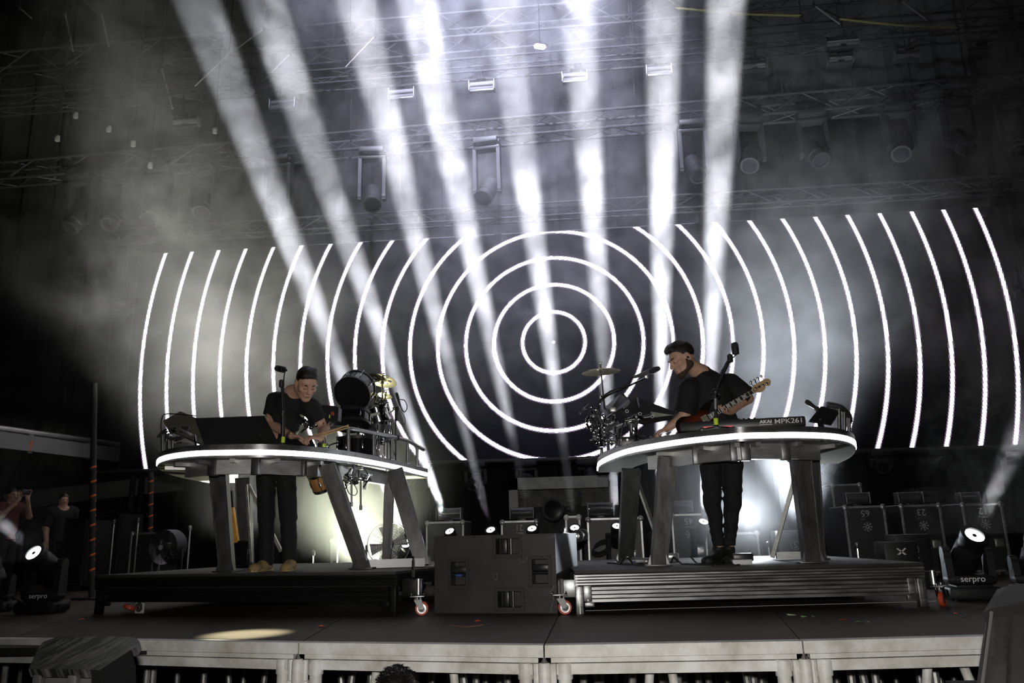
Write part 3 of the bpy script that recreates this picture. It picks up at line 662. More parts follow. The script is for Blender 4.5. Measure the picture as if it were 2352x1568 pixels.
# ================================================================== fans
WIRE = mat('fan_wire', (.05, .05, .05), .45, .4)
def fan(lab, c, r, yaw, foot=True):
    c = Vector(c); R = Matrix.Rotation(yaw, 3, 'Z'); ax = R @ Vector((0, -1, 0)); ex = R @ Vector((1, 0, 0)); ez = Vector((0, 0, 1))
    t = thing('stage_fan', lab, 'fan', (c.x, c.y, 0), rz=yaw)
    MB().lathe([(r, -.09), (r*1.02, -.09), (r*1.02, .09), (r, .09)], c, ax, 36, close=True).build('shroud', BLACK, t)
    m = MB()
    for k in range(1, 10):
        rr = r*k/9.5; m.tube([c+ax*(.09+.03*(1-(k/10)**2))+ex*rr*math.cos(a)+ez*rr*math.sin(a) for a in [2*PI*i/32 for i in range(32)]], .0018, 4, closed=True)
    for i in range(20):
        a = 2*PI*i/20; d = ex*math.cos(a)+ez*math.sin(a); d2 = ex*math.cos(a+.35)+ez*math.sin(a+.35)
        m.tube([c+ax*.122+d*r*.12, c+ax*.112+d2*r*.55, c+ax*.09+d2*r], .0022, 4)
    m.build('guard', WIRE, t)
    for i in range(4):
        a = 2*PI*i/4+.3; d = ex*math.cos(a)+ez*math.sin(a); p = ex*(-math.sin(a))+ez*math.cos(a)
        m = MB(); m.prism([c+d*r*.15-p*r*.08, c+d*r*.85-p*r*.32, c+d*r*.9+p*r*.25, c+d*r*.15+p*r*.1], ax*.006); m.build('blade', PLASTIC, t)
    MB().lathe([(.06*r/.3, -.12), (.075*r/.3, -.1), (.075*r/.3, .10), (.05*r/.3, .125)], c, ax, 16).build('motor', BLACK, t)
    MB().lathe([(.045*r/.3, 0), (.045*r/.3, .004)], c+ax*.125, ax, 16).build('badge', GREYP, t)
    m = MB()
    m.tube([c+ex*(-r*1.05), c+ex*(-r*1.05)-ez*c.z*.5, c+ex*(-r*.7)-ez*(c.z-.02), c+ex*(r*.7)-ez*(c.z-.02), c+ex*(r*1.05)-ez*c.z*.5, c+ex*(r*1.05)], .014, 8)
    for s in (-1, 1): m.cyl(c+ex*(s*r*.7)-ez*(c.z-.014)-ax*.18, c+ex*(s*r*.7)-ez*(c.z-.014)+ax*.18, .013, n=8)
    m.build('stand', BLACK, t)
fan('wire guarded drum fan behind the drum console beside a glaring lamp', gy(893, 1250, 9.05), .235, .25)
fan('black drum fan with a pale centre badge left of the drum console', gy(386, 1256, 9.4), .2, -.2)
# ================================================================== poles, racks, strips in the dark
CH2 = mat('dull_chrome', (.5, .5, .5), .25, 1.)
for x, yt, Y, lab in ((437, 1208, 9.0, 'thin chrome pole left of the drum console beside the black drum fan'), (720, 1265, 9.2, 'short chrome pole behind the drum console right of the drummer\'s shoes'), (776, 1234, 9.4, 'thin chrome pole in the haze between the drummer and the slanted leg'),
                      (262, 1195, 10, 'thin chrome pole right of the orange striped mast'), (318, 1190, 9.6, 'thin chrome pole between the two orange striped masts'), (1765, 1245, 9.1, 'thin chrome pole right of the glaring lamp'), (1870, 1236, 9.6, 'thin chrome pole against the black box with the S emblem'), (1968, 1248, 8.95, 'short chrome pin at the back edge of the ribbed riser')):
    a = gy(x, yt, Y); t = thing('pole', lab, 'pole', (a.x, Y, 0))
    MB().cyl((a.x, Y, 0), (a.x, Y, a.z), .014, n=10).build('shaft', CH2, t)
    MB().lathe([(.08, 0), (.08, .012), (.02, .03)], (a.x, Y, 0), n=16).build('foot', BLACK, t)
    MB().lathe([(.017, -.05), (.021, -.04), (.021, 0), (.006, .012)], (a.x, Y, a.z), n=10).build('top_cap', DALU, t)
def mast(lab, x, Y, y0, y1, r=.033, xt=None):
    a = gy(x, y0, Y); b = gy(xt or x, y1, Y); t = thing('striped_mast', lab, 'mast', (a.x, Y, 0), group='masts wrapped in orange tape')
    zt = b.z
    MB().cyl((a.x, Y, 0), (b.x, Y, zt), r, n=14).build('pole', MATT, t)
    MB().rbox((a.x, Y, .01), (.3, .3, .02), .004).build('base_plate', BLACK, t)
    z = .25
    while z < 1.55:                                         # loose turns of tape
        m = MB(); A = []; B = []
        for i in range(25):
            u = 2*PI*i/24; x_ = a.x+(b.x-a.x)*z/zt; A.append((x_+(r+.0015)*math.cos(u), Y+(r+.0015)*math.sin(u), z+.075*u/PI/2)); B.append((A[-1][0], A[-1][1], A[-1][2]+.022))
        m.band(A, B); m.build('tape', ORANGE, t); z += .165
mast('dark mast wrapped in orange tape left of the black riser, the nearer one', 217, 8.9, 1300, 880, .033)
mast('dark mast wrapped in orange tape below the leftmost white arc, the farther one', 347, 11.2, 1300, 1085, .036)
# pale canopy beam and low banner in the dark on the left
FASC = mat('canopy_fabric', (.20, .20, .20), .6, noise=(.15, .15, .15), nscale=1.5)
p0, p1 = gy(-80, 1000, 10.5), gy(330, 1052, 15.5); q0, q1 = gy(-80, 972, 10.5), gy(330, 1028, 15.5)
t = thing('canopy_beam', 'pale canopy edge beam with a pipe along its top in the dark on the left', 'beam', p0)
MB().beam(p0, p1, .1, .24, w2=.1, h2=.26).build('fascia', FASC, t)
MB().cyl(q0+Vector((0, -.05, 0)), q1+Vector((0, -.05, 0)), .045, n=10).build('pipe', ALU, t)
for k in (.02, .3, .62, .8): c = p0.lerp(p1, k); MB().box(c+Vector((0, -.06, .02)), (.02, .1, .34)).build('seam_strap', GREYM, t)
c = p0.lerp(p1, .30); MB().cyl(c+Vector((.04, -.12, -.12)), c+Vector((.05, -.12, .05)), .022, n=8).build('orange_handle', ORANGE, t)
for q, nm in ((p0, 1), (p1, 2)): MB().cyl((q.x, q.y, -1.85), (q.x, q.y, q.z), .06, n=10).build('support_post', MATT, t)
p0, p1 = gy(10, 1152, 17.), gy(420, 1106, 16.6)
t = thing('barrier_banner', 'long dull grey banner behind two onlookers in the dark on the left', 'banner', Vector((p0.x, p0.y, -1.85)))
MB().beam(p0, p1, .05, .36).build('sheet', FASC, t)
for k in (.03, .35, .66, .97): c = p0.lerp(p1, k); MB().cyl((c.x, c.y+.05, -1.85), (c.x, c.y+.05, c.z+.18), .03, n=8).build('post', MATT, t)
# equipment racks deep in the dark
for x0, x1, yt, Y, lab in ((232, 282, 1176, 11.4, 'dark equipment rack between the striped masts'), (150, 205, 1190, 10.6, 'dark equipment rack left of the nearer striped mast'), (2100, 2195, 1120, 12.0, 'dark amplifier rack behind the row of emblem cases')):
    a, b = gy(x0, yt, Y), gy(x1, yt, Y); cx = (a.x+b.x)/2; t = thing('equipment_rack', lab, 'rack', (cx, Y+.3, 0)); W_ = b.x-a.x
    m = MB(); m.box((cx, Y+.58, a.z/2), (W_, .03, a.z)).box((a.x+.012, Y+.3, a.z/2), (.024, .6, a.z)).box((b.x-.012, Y+.3, a.z/2), (.024, .6, a.z)).box((cx, Y+.3, a.z-.012), (W_, .6, .024)).box((cx, Y+.3, .03), (W_, .6, .06)); m.build('body', CASE, t)
    for x in (a.x+.03, b.x-.03): MB().box((x, Y, a.z/2), (.018, .02, a.z-.05)).build('rail', DALU, t)
    nz = int((a.z-.1)/.09)
    for i in range(nz):
        z = .08+.09*i; m = MB().rbox((cx, Y+.02, z+.042), (W_-.08, .04, .08), .004)
        for s in (-1, 1): m.tube([(cx+s*(W_/2-.07), Y, z+.02), (cx+s*(W_/2-.07), Y-.03, z+.03), (cx+s*(W_/2-.07), Y-.03, z+.055), (cx+s*(W_/2-.07), Y, z+.065)], .005, 5)
        m.build('rack_unit', PLASTIC, t)
# spare casters on the side of a stacked dolly next to the speaker box
a = gy(1294, 1250, 7.4)
t = thing('upended_dolly', 'upended wheel dolly with black wheels leaning beside the speaker box', 'dolly', (a.x, 7.4, 0))
zt = gy(1294, 1228, 7.4).z
MB().rbox((a.x-.04, 7.42, zt/2), (.10, .5, zt), .01).build('board', CASE, t)
for k, (dx, z, yy) in enumerate(((.10, gy(0, 1264, 7.4).z, 7.3), (.14, gy(0, 1262, 7.4).z, 7.52))):
    MB().lathe([(.025, -.018), (.052, -.02), (.056, -.012), (.056, .012), (.052, .02), (.025, .018)], (a.x+dx+.03, yy, z), (.25, 1, 0), 20, close=True).build('tyre', RUBBER, t)
    MB().lathe([(.006, -.02), (.026, -.016), (.026, .016), (.006, .02)], (a.x+dx+.03, yy, z), (.25, 1, 0), 16).build('hub', STEEL, t)
    MB().beam((a.x+.0, yy, z+.02), (a.x+dx+.03, yy, z), .06, .012).rbox((a.x+.015, yy, z+.02), (.01, .09, .1), .003).build('fork', CHROME, t)
# ================================================================== the two consoles
def setz(z):
    global ZL, ZT
    ZL = z; ZT = z+.062
setz(1.27)
RIMM = mat('rim_aluminium', (.34, .34, .34), .3, .9, noise=(.22, .22, .22), nscale=10, rnoise=.1)
SHEET = mat('underside_sheet', (.30, .29, .25), .5, .4, noise=(.2, .2, .17), nscale=3)
LEGM = mat('leg_aluminium', (.17, .17, .17), .36, .85, noise=(.11, .11, .11), nscale=8, rnoise=.12, stretch=(2, 2, .5))
RAILM = mat('rail_steel', (.34, .34, .345), .32, .85, noise=(.24, .24, .24), nscale=20)
def console(lab, px, inner, widths, base_z, frame_range, base_pt):
    t = thing('console_table', lab, 'table', Vector((base_pt.x, base_pt.y, base_z)))
    P = [gz(x, y, ZL) for x, y in px]; O = spline([(p.x, p.y, 0) for p in P], 6)
    n = len(O); I = []
    for i, p in enumerate(O):
        d = (O[min(i+1, n-1)]-O[max(i-1, 0)]).normalized(); nr = Vector((-d.y, d.x, 0))
        u = i/(n-1); w = widths[0]+(widths[1]-widths[0])*min(1, math.sin(PI*u)*1.4)
        I.append(p+nr*w)
    up = lambda Q, z: [q+Vector((0, 0, z)) for q in Q]
    def ring(nm, A, B, z0, z1, mt, sm=30):
        m = MB(); a0, a1, b0, b1 = up(A, z0), up(A, z1), up(B, z0), up(B, z1)
        for u, v in ((a0, a1), (a1, b1), (b1, b0), (b0, a0)): m.band(u, v)
        for e in (0, -1): m.add([a0[e], a1[e], b1[e], b0[e]], [(0, 1, 2, 3)])
        return m.build(nm, mt, t, sm)
    off = lambda k: [o+(i-o).normalized()*k for o, i in zip(O, I)]
    ring('tabletop', off(.012), I, ZL-.038, ZT, SHEET)
    ring('rim', O, off(.011), ZL+.022, ZT+.004, RIMM)
    ring('lower_rim', off(.004), off(.011), ZL-.040, ZL-.021, RIMM)
    ring('led_strip', off(-.004), off(.010), ZL-.019, ZL+.020, LEDW)
    ring('surface_mat', off(.05), [i+(o-i).normalized()*.03 for o, i in zip(O, I)], ZT-.001, ZT+.004, MATT)
    # box beams under the top
    f0, f1, k = frame_range; F = [O[int(round((f0+(f1-f0)*j/k)*(n-1)))]+(I[int(round((f0+(f1-f0)*j/k)*(n-1)))]-O[int(round((f0+(f1-f0)*j/k)*(n-1)))]).normalized()*.19 for j in range(k+1)]
    for a, b in zip(F, F[1:]):
        z = Vector((0, 0, ZL-.098)); MB().beam(a+z, b+z, .055, .115).build('frame_beam', ALU, t)
    for f in F[1:-1]: MB().rbox(f+Vector((0, 0, ZL-.10)), (.07, .07, .13), .006).build('joint_plate', DALU, t)
    for j in range(int(n*.22), int(n*.8), 8):
        a, b = off(.06)[j], O[j].lerp(I[j], .8); z = Vector((0, 0, ZL-.055)); MB().beam(a+z, b+z, .04, .03).build('cross_rib', ALU, t)
    return t, O, I, F
def leg(t, top, foot, Yt, Yf, bz, w=.135, h=.085, gusset=True, mt=None):
    a = gy(*top, Yt); b = gy(*foot, Yf); b.z = bz+.002; a.z = min(a.z, ZL-.045)
    e = Vector((1, .12, 0))
    m = MB().beam(b, a, h, w*.8, up=e, w2=h, h2=w); m.v = [(x, y, max(z, bz+.004)) for x, y, z in m.v]; o = m.build('leg', mt or LEGM, t)
    m = MB()
    for s in (-1, 1): m.beam(b+e*s*w*.40, a+e*s*w*.50, h+.012, .008, up=e)
    m.v = [(x, y, max(z, bz+.004)) for x, y, z in m.v]; m.build('edge_strip', DALU, o)
    m = MB().rbox(b+Vector((0, 0, .006)), (w*1.5, .16, .012), .003)
    if gusset:
        for s in (-1, 1): m.prism([b+Vector((s*w*.42, -.05, .01)), b+Vector((s*w*.60, -.05, .01)), b+Vector((s*w*.42, -.05, .09))], (0, .008, 0))
    m.build('foot_plate', DALU, o)
    return o
def rail(t, posts, pts, r=.019):
    base_z = ZT
    tops = []
    for x, yt, yb in posts:
        b = gz(x, yb, base_z); a = gy(x, yt, b.y)
        MB().cyl(b+Vector((0, 0, -.005)), a, .0165, n=12).lathe([(.03, 0), (.03, .006), (.018, .012)], b, n=12).build('rail_post', RAILM, t); tops.append(a)
    return tops
LPX = [(484.8, 1101.6), (407.7, 1085.8), (365.6, 1068.3), (362, 1059.5), (376, 1052), (407.7, 1045.5), (460, 1040.6), (530, 1039), (614.6, 1038.5), (705.8, 1042.7), (776, 1049.7), (846, 1060), (916, 1073.5), (955, 1083), (983, 1090)]
ltab, LO, LI, LF = console('crescent console with drums and cymbals on top, edged by a glowing white strip', LPX, None, (.30, .56), LRZ, (.30, .92, 5), gy(640, 1310, 7.0))
RPX = [(1371.8, 1076.7), (1379.5, 1061.4), (1433, 1038.4), (1509.6, 1023), (1586, 1011.7), (1662.6, 1004), (1705, 1000.5), (1758, 999.4), (1834.8, 998.7), (1911, 1001.7), (1953.4, 1009.8), (1966, 1023), (1953.4, 1040), (1924.7, 1055.7)]
setz(1.24)
rtab, RO, RI, RF = console('crescent console with the long black keyboard on top, edged by a glowing white strip', RPX, None, (.30, .50), RRZ, (.17, .72, 5), gy(1660, 1295, 6.8))
setz(1.27)
leg(ltab, (502, 1080), (522, 1309), 6.9, 7.05, LRZ, .14)
leg(ltab, (560, 1085), (567, 1300), 8.0, 8.1, LRZ, .14)
leg(ltab, (752, 1066), (833, 1309), 6.75, 6.95, LRZ, .14)
leg(ltab, (907, 1080), (972, 1300), 7.3, 7.2, LRZ, .15)
leg(ltab, (895, 1098), (888, 1291), 8.2, 8.3, LRZ, .09)
MB().beam(gy(571, 1112, 7.9), gy(646, 1266, 7.9), .03, .03).build('brace', ALU, ltab)
MB().beam(gy(566, 1112, 7.6), gy(578, 1290, 7.7), .02, .02).build('brace', ALU, ltab)
a = gy(836, 1307, 7.0); b = gy(975, 1302, 7.15); a.z = b.z = LRZ+.04; MB().beam(a, b, .06, .07).build('floor_beam', DALU, ltab)
setz(1.24)
leg(rtab, (1450, 1078), (1436, 1283), 7.2, 7.5, RRZ, .15)
leg(rtab, (1535, 1050), (1512, 1293), 6.65, 6.75, RRZ, .145)
leg(rtab, (1836, 1035), (1865, 1287), 6.65, 6.7, RRZ, .145)
leg(rtab, (1863, 1040), (1880, 1276), 7.3, 7.4, RRZ, .10)
MB().beam(gy(1465, 1108, 7.5), gy(1503, 1216, 7.3), .03, .03).build('brace', ALU, rtab)
MB().cyl(gy(1484, 1085, 7.4), gy(1498, 1180, 7.4), .006, n=6).cyl(gy(1490, 1085, 7.4), gy(1501, 1180, 7.4), .006, n=6).build('hanging_cable', RUBBER, rtab)
MB().beam(gy(1823, 1108, 7.6), gy(1774, 1280, 7.7), .03, .035).build('brace', ALU, rtab)
a = gy(1783, 1277, 7.6); b = gy(1846, 1276, 7.6); a.z = b.z = RRZ+.035; MB().beam(a, b, .05, .06).build('floor_beam', ALU, rtab)
MB().prism([gy(1782, 1036, 6.75), gy(1840, 1034, 6.75), gy(1816, 1066, 6.75)], (0, .02, 0)).build('gusset', ALU, rtab)
# rails
setz(1.27)
tp = rail(ltab, [(800, 984, 1040), (858, 994.6, 1049), (900, 1003, 1055), (936, 1012, 1064), (958, 1024, 1070)], None)
pts = [tp[0]+Vector((-.16, .02, .015))]+tp+[tp[-1]+(tp[-1]-tp[-2])*.7]
MB().tube(spline(pts, 5), .021, 10).build('handrail', RAILM, ltab)
m = MB(); m.cyl(pts[3].lerp(pts[4], .2)-Vector((.02, 0, 0)), pts[3].lerp(pts[4], .28)+Vector((.02, 0, 0)), .026, n=10); m.build('cable_tape', MATT, ltab)
tp = rail(ltab, [(374, 1000, 1046), (388, 1004, 1048.5), (397, 1008, 1044)], None)
MB().tube(spline([tp[0]+Vector((-.02, .15, 0)), *tp, tp[-1]+Vector((.12, -.06, 0))], 5), .017, 10).build('handrail', RAILM, ltab)
setz(1.24)
tp = rail(rtab, [(1382, 1025, 1055), (1397, 989, 1046), (1416, 981, 1038), (1450, 969.6, 1028)], None)
MB().tube(spline([tp[0]+Vector((-.02, .1, 0)), *tp, tp[-1]+Vector((.14, -.08, .02))], 5), .017, 10).build('handrail', RAILM, rtab)
tp = rail(rtab, [(1927, 934, 999), (1939, 941, 1002), (1950, 955, 1005)], None)
MB().tube(spline([tp[0]+Vector((-.10, -.02, .02)), *tp, tp[-1]+Vector((.03, .10, -.03)), tp[-1]+Vector((.05, .25, -.03))], 5), .024, 10).build('handrail', mat('padded_rail', (.05, .05, .05), .5), rtab)
# ------------------------------------------------------------------ helpers for the gear
def quad_panel(name, lab, cat, px, Ys, thick, mt, group=None, root=True, base=None):
    P = [gy(x, y, Y) for (x, y), Y in zip(px, Ys)]
    nrm = (P[1]-P[0]).cross(P[-1]-P[0]).normalized()
    if nrm.y < 0: nrm = -nrm
    t = thing(name, lab, cat, base or Vector((sum(p.x for p in P)/len(P), sum(p.y for p in P)/len(P), ZT)), group=group)
    bm = MB().prism(P, nrm*thick); bm.build('body', mt, t, 0)
    return t, P, nrm
def drum(t, top, bot, r, shell, hoop, head, nl=6, nm=''):
    top, bot = Vector(top), Vector(bot); ax = (top-bot).normalized(); H = (top-bot).length
    MB().lathe([(r*.97, 0), (r, .004), (r, H-.004), (r*.97, H)], bot, ax, 28).build('shell', shell, t)
    for c, nmh in ((bot, 'bottom_hoop'), (top, 'top_hoop')):
        MB().lathe([(r*.99, -.014), (r*1.05, -.014), (r*1.05, .014), (r*.99, .014)], c, ax, 28, close=True).build(nmh, hoop, t)
    MB().lathe([(r*.97, 0), (r*.5, .002), (.001, .003)], top, ax, 28).build('drumhead', head, t)
    MB().lathe([(r*.97, 0), (r*.5, -.002), (.001, -.003)], bot, ax, 28).build('drumhead', head, t)
    a, b, _ = frame(ax)
    for i in range(nl):
        u = 2*PI*i/nl+.3; d = a*math.cos(u)+b*math.sin(u); m = MB()
        m.cyl(bot+d*r*1.04, top+d*r*1.04, .004, n=6); m.rbox((top+bot)/2+d*r*1.03, (.016, .016, min(.05, H*.6)), .004, Matrix((a, b, ax)).transposed())
        m.cyl(top+d*r*1.04, top+d*r*1.04+ax*.022, .007, n=6); m.build('tension_rod', CHROME, t)
def cymbal(t, c, nrm, r, mt=BRASS, holes=0, n=48):
    c = Vector(c); a, b, d = frame(nrm); prof = [(.03, .034), (.10, .028), (.20, .012), (.27, .006), (.38, .004), (.62, -.002), (.80, -.008), (1, -.02)]
    prof = [(k*r, h*r/.2) for k, h in prof]; m = MB(); vs = []
    for q in (0, -.0016):
        for k, h in prof:
            for i in range(n): u = 2*PI*i/n; vs.append(c+a*k*math.cos(u)+b*k*math.sin(u)+d*(h+q))
    fs = []; M_ = len(prof)
    for s in range(2):
        for j in range(M_-1):
            for i in range(n):
                if holes and j == 4 and (i*holes/n) % 1 < .42: continue
                o = s*M_*n; fs.append((o+j*n+i, o+j*n+(i+1) % n, o+(j+1)*n+(i+1) % n, o+(j+1)*n+i))
    o = M_*n
    for i in range(n): fs.append(((M_-1)*n+i, (M_-1)*n+(i+1) % n, o+(M_-1)*n+(i+1) % n, o+(M_-1)*n+i))
    if holes:
        for i in range(n):
            if (i*holes/n) % 1 < .42:
                for j in (4, 5): fs.append((j*n+i, j*n+(i+1) % n, o+j*n+(i+1) % n, o+j*n+i))
    m.add(vs, fs); m.build('cymbal_plate', mt, t, 60)
    w = MB(); w.cyl(c+d*.028*r/.2, c+d*(.028*r/.2+.03), .009, n=8).rbox(c+d*(.028*r/.2+.045), (.035, .008, .012), .003); w.build('wing_nut', STEEL, t)
def micro(t, a, b, r=.024, grill=True, mt=PLASTIC):
    # a microphone body from tail a to head b
    a, b = Vector(a), Vector(b); d = (b-a).normalized(); L_ = (b-a).length
    MB().lathe([(r*.45, 0), (r*.5, .004), (r*.85, L_*.62), (r*.85, L_*.66)], a, d, 14).build('body', mt, t)
    if grill: MB().lathe([(r*.9, L_*.64), (r*1.02, L_*.70), (r*1.05, L_*.74), (r*1.02, L_*.80), (r*.9, L_*.92), (r*.55, L_*.99), (.001, L_)], a, d, 16).build('grille', mat('mic_grille', (.05, .05, .05), .5, .6, bump=.6, nscale=300), t)
def clampset(t, c, rng, n=7, s=.05):
    # clamps: stubs, collars, wing nuts and rods bolted together
    c = Vector(c)
    for i in range(n):
        p = c+Vector((rng.uniform(-s, s), rng.uniform(-s, s)*.6, rng.uniform(-s, s)*1.1)); d = Vector((rng.uniform(-1, 1), rng.uniform(-.6, .6), rng.uniform(-1, 1))).normalized()
        m = MB(); k = i % 3
        if k == 0: m.cyl(p-d*.028, p+d*.028, .016, n=10).cyl(p-d*.006, p+d*.006, .022, n=10)
        elif k == 1: m.rbox(p, (.038, .03, .026), .006, Matrix.Rotation(rng.uniform(0, 3), 3, 'Y')).cyl(p, p+d*.04, .006, n=6).rbox(p+d*.044, (.03, .008, .014), .003)
        else: m.cyl(p-d*.06, p+d*.06, .007, n=8).lathe([(.007, -.01), (.014, -.006), (.014, .006), (.007, .01)], p, d, 10)
        m.build('clamp', CHROME if i % 4 else DALU, t)
# ------------------------------------------------------------------ on the drum console
rng = random.Random(11); setz(1.27)
GREEN = mat('pad_shell', (.20, .20, .16), .4, .3, noise=(.14, .14, .11), nscale=8)
t, P, nr = quad_panel('drum_pad', 'pale tilted drum pad on chrome clamps at the far left end of the drum console', 'drum pad', [(374, 966), (414, 944), (452, 960), (474, 1014), (456, 1016), (384, 984)], [7.0, 7.05, 7.0, 6.85, 6.85, 6.95], .035, GREEN)
MB().rbox(gy(425, 986, 6.86), (.09, .03, .05), .006).build('socket_plate', DALU, t)
m = MB(); m.rbox(gy(428, 992, 6.84), (.14, .05, .02), .004, Matrix.Rotation(.5, 3, 'Y')); m.build('bracket', ALU, t)
clampset(t, gy(392, 1003, 6.86), rng, 8, .06)
b = gy(386, 1020, 6.86); MB().cyl((b.x, 6.86, ZT), (b.x, 6.86, gy(386, 995, 6.86).z), .012, n=8).build('stand_rod', CHROME, t)
b = gy(460, 1010, 6.83); MB().cyl((b.x-.02, 6.83, ZT), (b.x-.07, 6.86, b.z+.05), .010, n=8).build('stand_rod', CHROME, t)
m = add_cable(MB(), [gy(452, 955, 7.03)*1, gy(384, 950, 7.0), gy(372, 962, 6.98), gy(370, 985, 6.95), gy(380, 1010, 6.93), gy(372, 1030, 6.93)], .006); add_cable(m, [gy(383, 985, 6.9), gy(366, 998, 6.9), gy(364, 1003, 6.88), gy(385, 990, 6.88)], .009); m.build('cable', RUBBER, t)
t = thing('audio_box', 'small pale connection box lying under the tilted drum pad', 'box', Vector((gy(422, 1022, 6.6).x, 6.6, ZT)))
MB().rbox((t.location.x, 6.6, ZT+.045), (.14, .10, .09), .006).build('body', GREYM, t)
for k in range(3): MB().cyl((t.location.x-.04+.04*k, 6.545, ZT+.05), (t.location.x-.04+.04*k, 6.53, ZT+.05), .009, n=8).build('socket', STEEL, t)
t, P, nr = quad_panel('display_panel', 'wide black tilted screen back standing in front of the drummer', 'screen', [(448, 960), (607, 954.5), (652, 1040), (478, 1043)], [6.75, 6.75, 6.45, 6.45], .03, MATT)
MB().prism([P[0]+nr*.031, P[1]+nr*.031, P[1]+nr*.031+(P[2]-P[1])*.1, P[0]+nr*.031+(P[3]-P[0])*.1], nr*.01).build('bezel', PLASTIC, t)
c = (P[0]+P[1]+P[2]+P[3])/4
MB().rbox(c-nr*.002+Vector((.2, 0, -.02)), (.03, .012, .03), .003).build('badge', DALU, t)
for s in (-.22, .22): MB().beam(c+Vector((s, .03, 0)), Vector((c.x+s, c.y+.12, ZT)), .03, .02).build('prop', PLASTIC, t)
t, P, nr = quad_panel('sampler', 'low black sampler under the drummer\'s right hand', 'sampler', [(646, 1010), (716, 1007), (724, 1024), (649, 1027)], [6.72, 6.72, 6.58, 6.58], .05, PLASTIC)
c = (P[0]+P[1]+P[2]+P[3])/4
MB().rbox((c.x, c.y+.06, (ZT+c.z)/2), (.22, .14, max(.02, c.z-ZT)), .005).build('foot', PLASTIC, t)
for k in range(5): MB().rbox(P[0].lerp(P[1], .12+.18*k)+nr*.02+Vector((0, 0, .012)), (.03, .03, .02), .005).build('pad', RUBBER, t)
# the drummer's mic stand
def mic_stand(lab, base, poles, mic_a, mic_b, clutch, bz, glow=True, r=.011):
    t = thing('microphone_stand', lab, 'microphone', Vector(base))
    MB().lathe([(.10, 0), (.10, .012), (.03, .02), (.016, .03)], base, n=20).build('base', BLACK, t)
    m = MB()
    for (p, q, rr) in poles: m.cyl(p, q, rr, n=10)
    m.build('pole', BLACK, t)
    for c in clutch: MB().lathe([(.014, -.035), (.022, -.03), (.022, .02), (.014, .03)], c, n=10).build('clutch', PLASTIC, t)
    if glow: MB().lathe([(.0175, .035), (.0175, .085)], base, n=14, close=False).build('tape_band', YELLOW, t)
    micro(t, mic_a, mic_b, .027)
    d = (Vector(mic_b)-Vector(mic_a)).normalized(); c = Vector(mic_a).lerp(Vector(mic_b), .38)
    MB().lathe([(.018, -.03), (.027, -.03), (.027, .03), (.018, .03)], c, d, 14, close=True).build('clip', RUBBER, t)
    return t
B0 = gy(649, 1033, 6.42); B0.z = ZT+.004
p1 = gy(650, 950, 6.42); p2 = gy(647, 880, 6.42); p3 = gy(646, 866, 6.42)
t = mic_stand('straight black microphone stand between the tilted screen back and the sampler', B0, [(B0, p1, .017), (p1, p2, .010)], gy(657, 850, 6.36), gy(634, 845, 6.50), [gy(650, 948, 6.42), p2], LRZ)
add_cable(MB(), [gy(655, 850, 6.38), gy(653, 862, 6.40), gy(651, 885, 6.41), gy(653, 930, 6.41), gy(652, 980, 6.41)], .005).build('cable', RUBBER, t)
# drum module with clamps
t, P, nr = quad_panel('drum_module', 'black drum module box with red and yellow marks between drummer and toms', 'drum module', [(727, 929), (771, 932), (778, 936), (776, 966), (740, 970), (720, 965)], [6.85]*6, .09, PLASTIC)
for x, y, mt in ((762, 949, RED), (766, 950, RED), (757, 956, YELLOW)): MB().rbox(gy(x, y, 6.845), (.012, .006, .03), .002).build('marker', mt, t)
for x in (722, 729): MB().lathe([(.012, 0), (.017, 0), (.017, .008), (.012, .008)], gy(x, 944, 6.84), (0, -1, 0), 12, close=True).build('knob', STEEL, t)
clampset(t, gy(715, 970, 6.8), rng, 9, .055); clampset(t, gy(742, 978, 6.8), rng, 6, .045)
MB().rbox(gy(715, 955, 6.78), (.022, .015, .06), .004, Matrix.Rotation(.5, 3, 'Y')).build('white_tab', WHITE, t)
MB().cyl(gy(694, 973, 6.8), gy(755, 973, 6.8), .008, n=8).build('rod', CHROME, t)
b = gy(745, 1000, 6.8); MB().cyl((b.x, 6.8, ZT), (b.x, 6.8, gy(745, 965, 6.8).z), .016, n=10).build('stand_rod', CHROME, t)
TOM = mat('drum_shell_black', (.008, .008, .010), .12, spec=.7); HEADK = mat('black_drumhead', (.012, .012, .014), .3)
t = thing('tom_drum', 'large glossy black tom tilted up in front of the pale cymbal', 'drum', Vector((gy(811, 902, 7.590).x, 7.590, ZT)))
c = gy(811, 902, 7.535); ax = Vector((.06, .80, .52)).normalized(); drum(t, c+ax*.15, c-ax*.02, .174, TOM, BLACK, HEADK, 8)
b = gy(822, 960, 7.700); MB().cyl((b.x, 7.722, ZT), (b.x, 7.700, c.z), .013, n=10).build('stand_rod', CHROME, t)
t = thing('tom_drum', 'squat black drum under the large glossy tom', 'drum', Vector((gy(805, 958, 7.425).x, 7.425, ZT)))
c = gy(808, 962, 7.425); ax = Vector((-.1, .25, 1)).normalized(); drum(t, c+ax*.05, c-ax*.06, .165, TOM, BLACK, HEADK, 6)
MB().cyl((c.x+.05, 7.480, ZT), (c.x+.05, 7.480, c.z-.03), .013, n=10).build('stand_rod', CHROME, t)
t = thing('floor_tom', 'wide black drum standing low on the console behind the handrail', 'drum', Vector((gy(812, 1020, 7.392).x, 7.425, ZT)))
c = Vector((gy(815, 1020, 7.535).x, 7.645, ZT)); drum(t, c+Vector((0, 0, .20)), c+Vector((0, 0, .02)), .20, TOM, BLACK, HEADK, 8)
for i in range(3): u = 2*PI*i/3+.5; MB().cyl(c+Vector((.19*math.cos(u), .19*math.sin(u), 0)), c+Vector((.19*math.cos(u), .19*math.sin(u), .12)), .008, n=8).build('leg', CHROME, t)
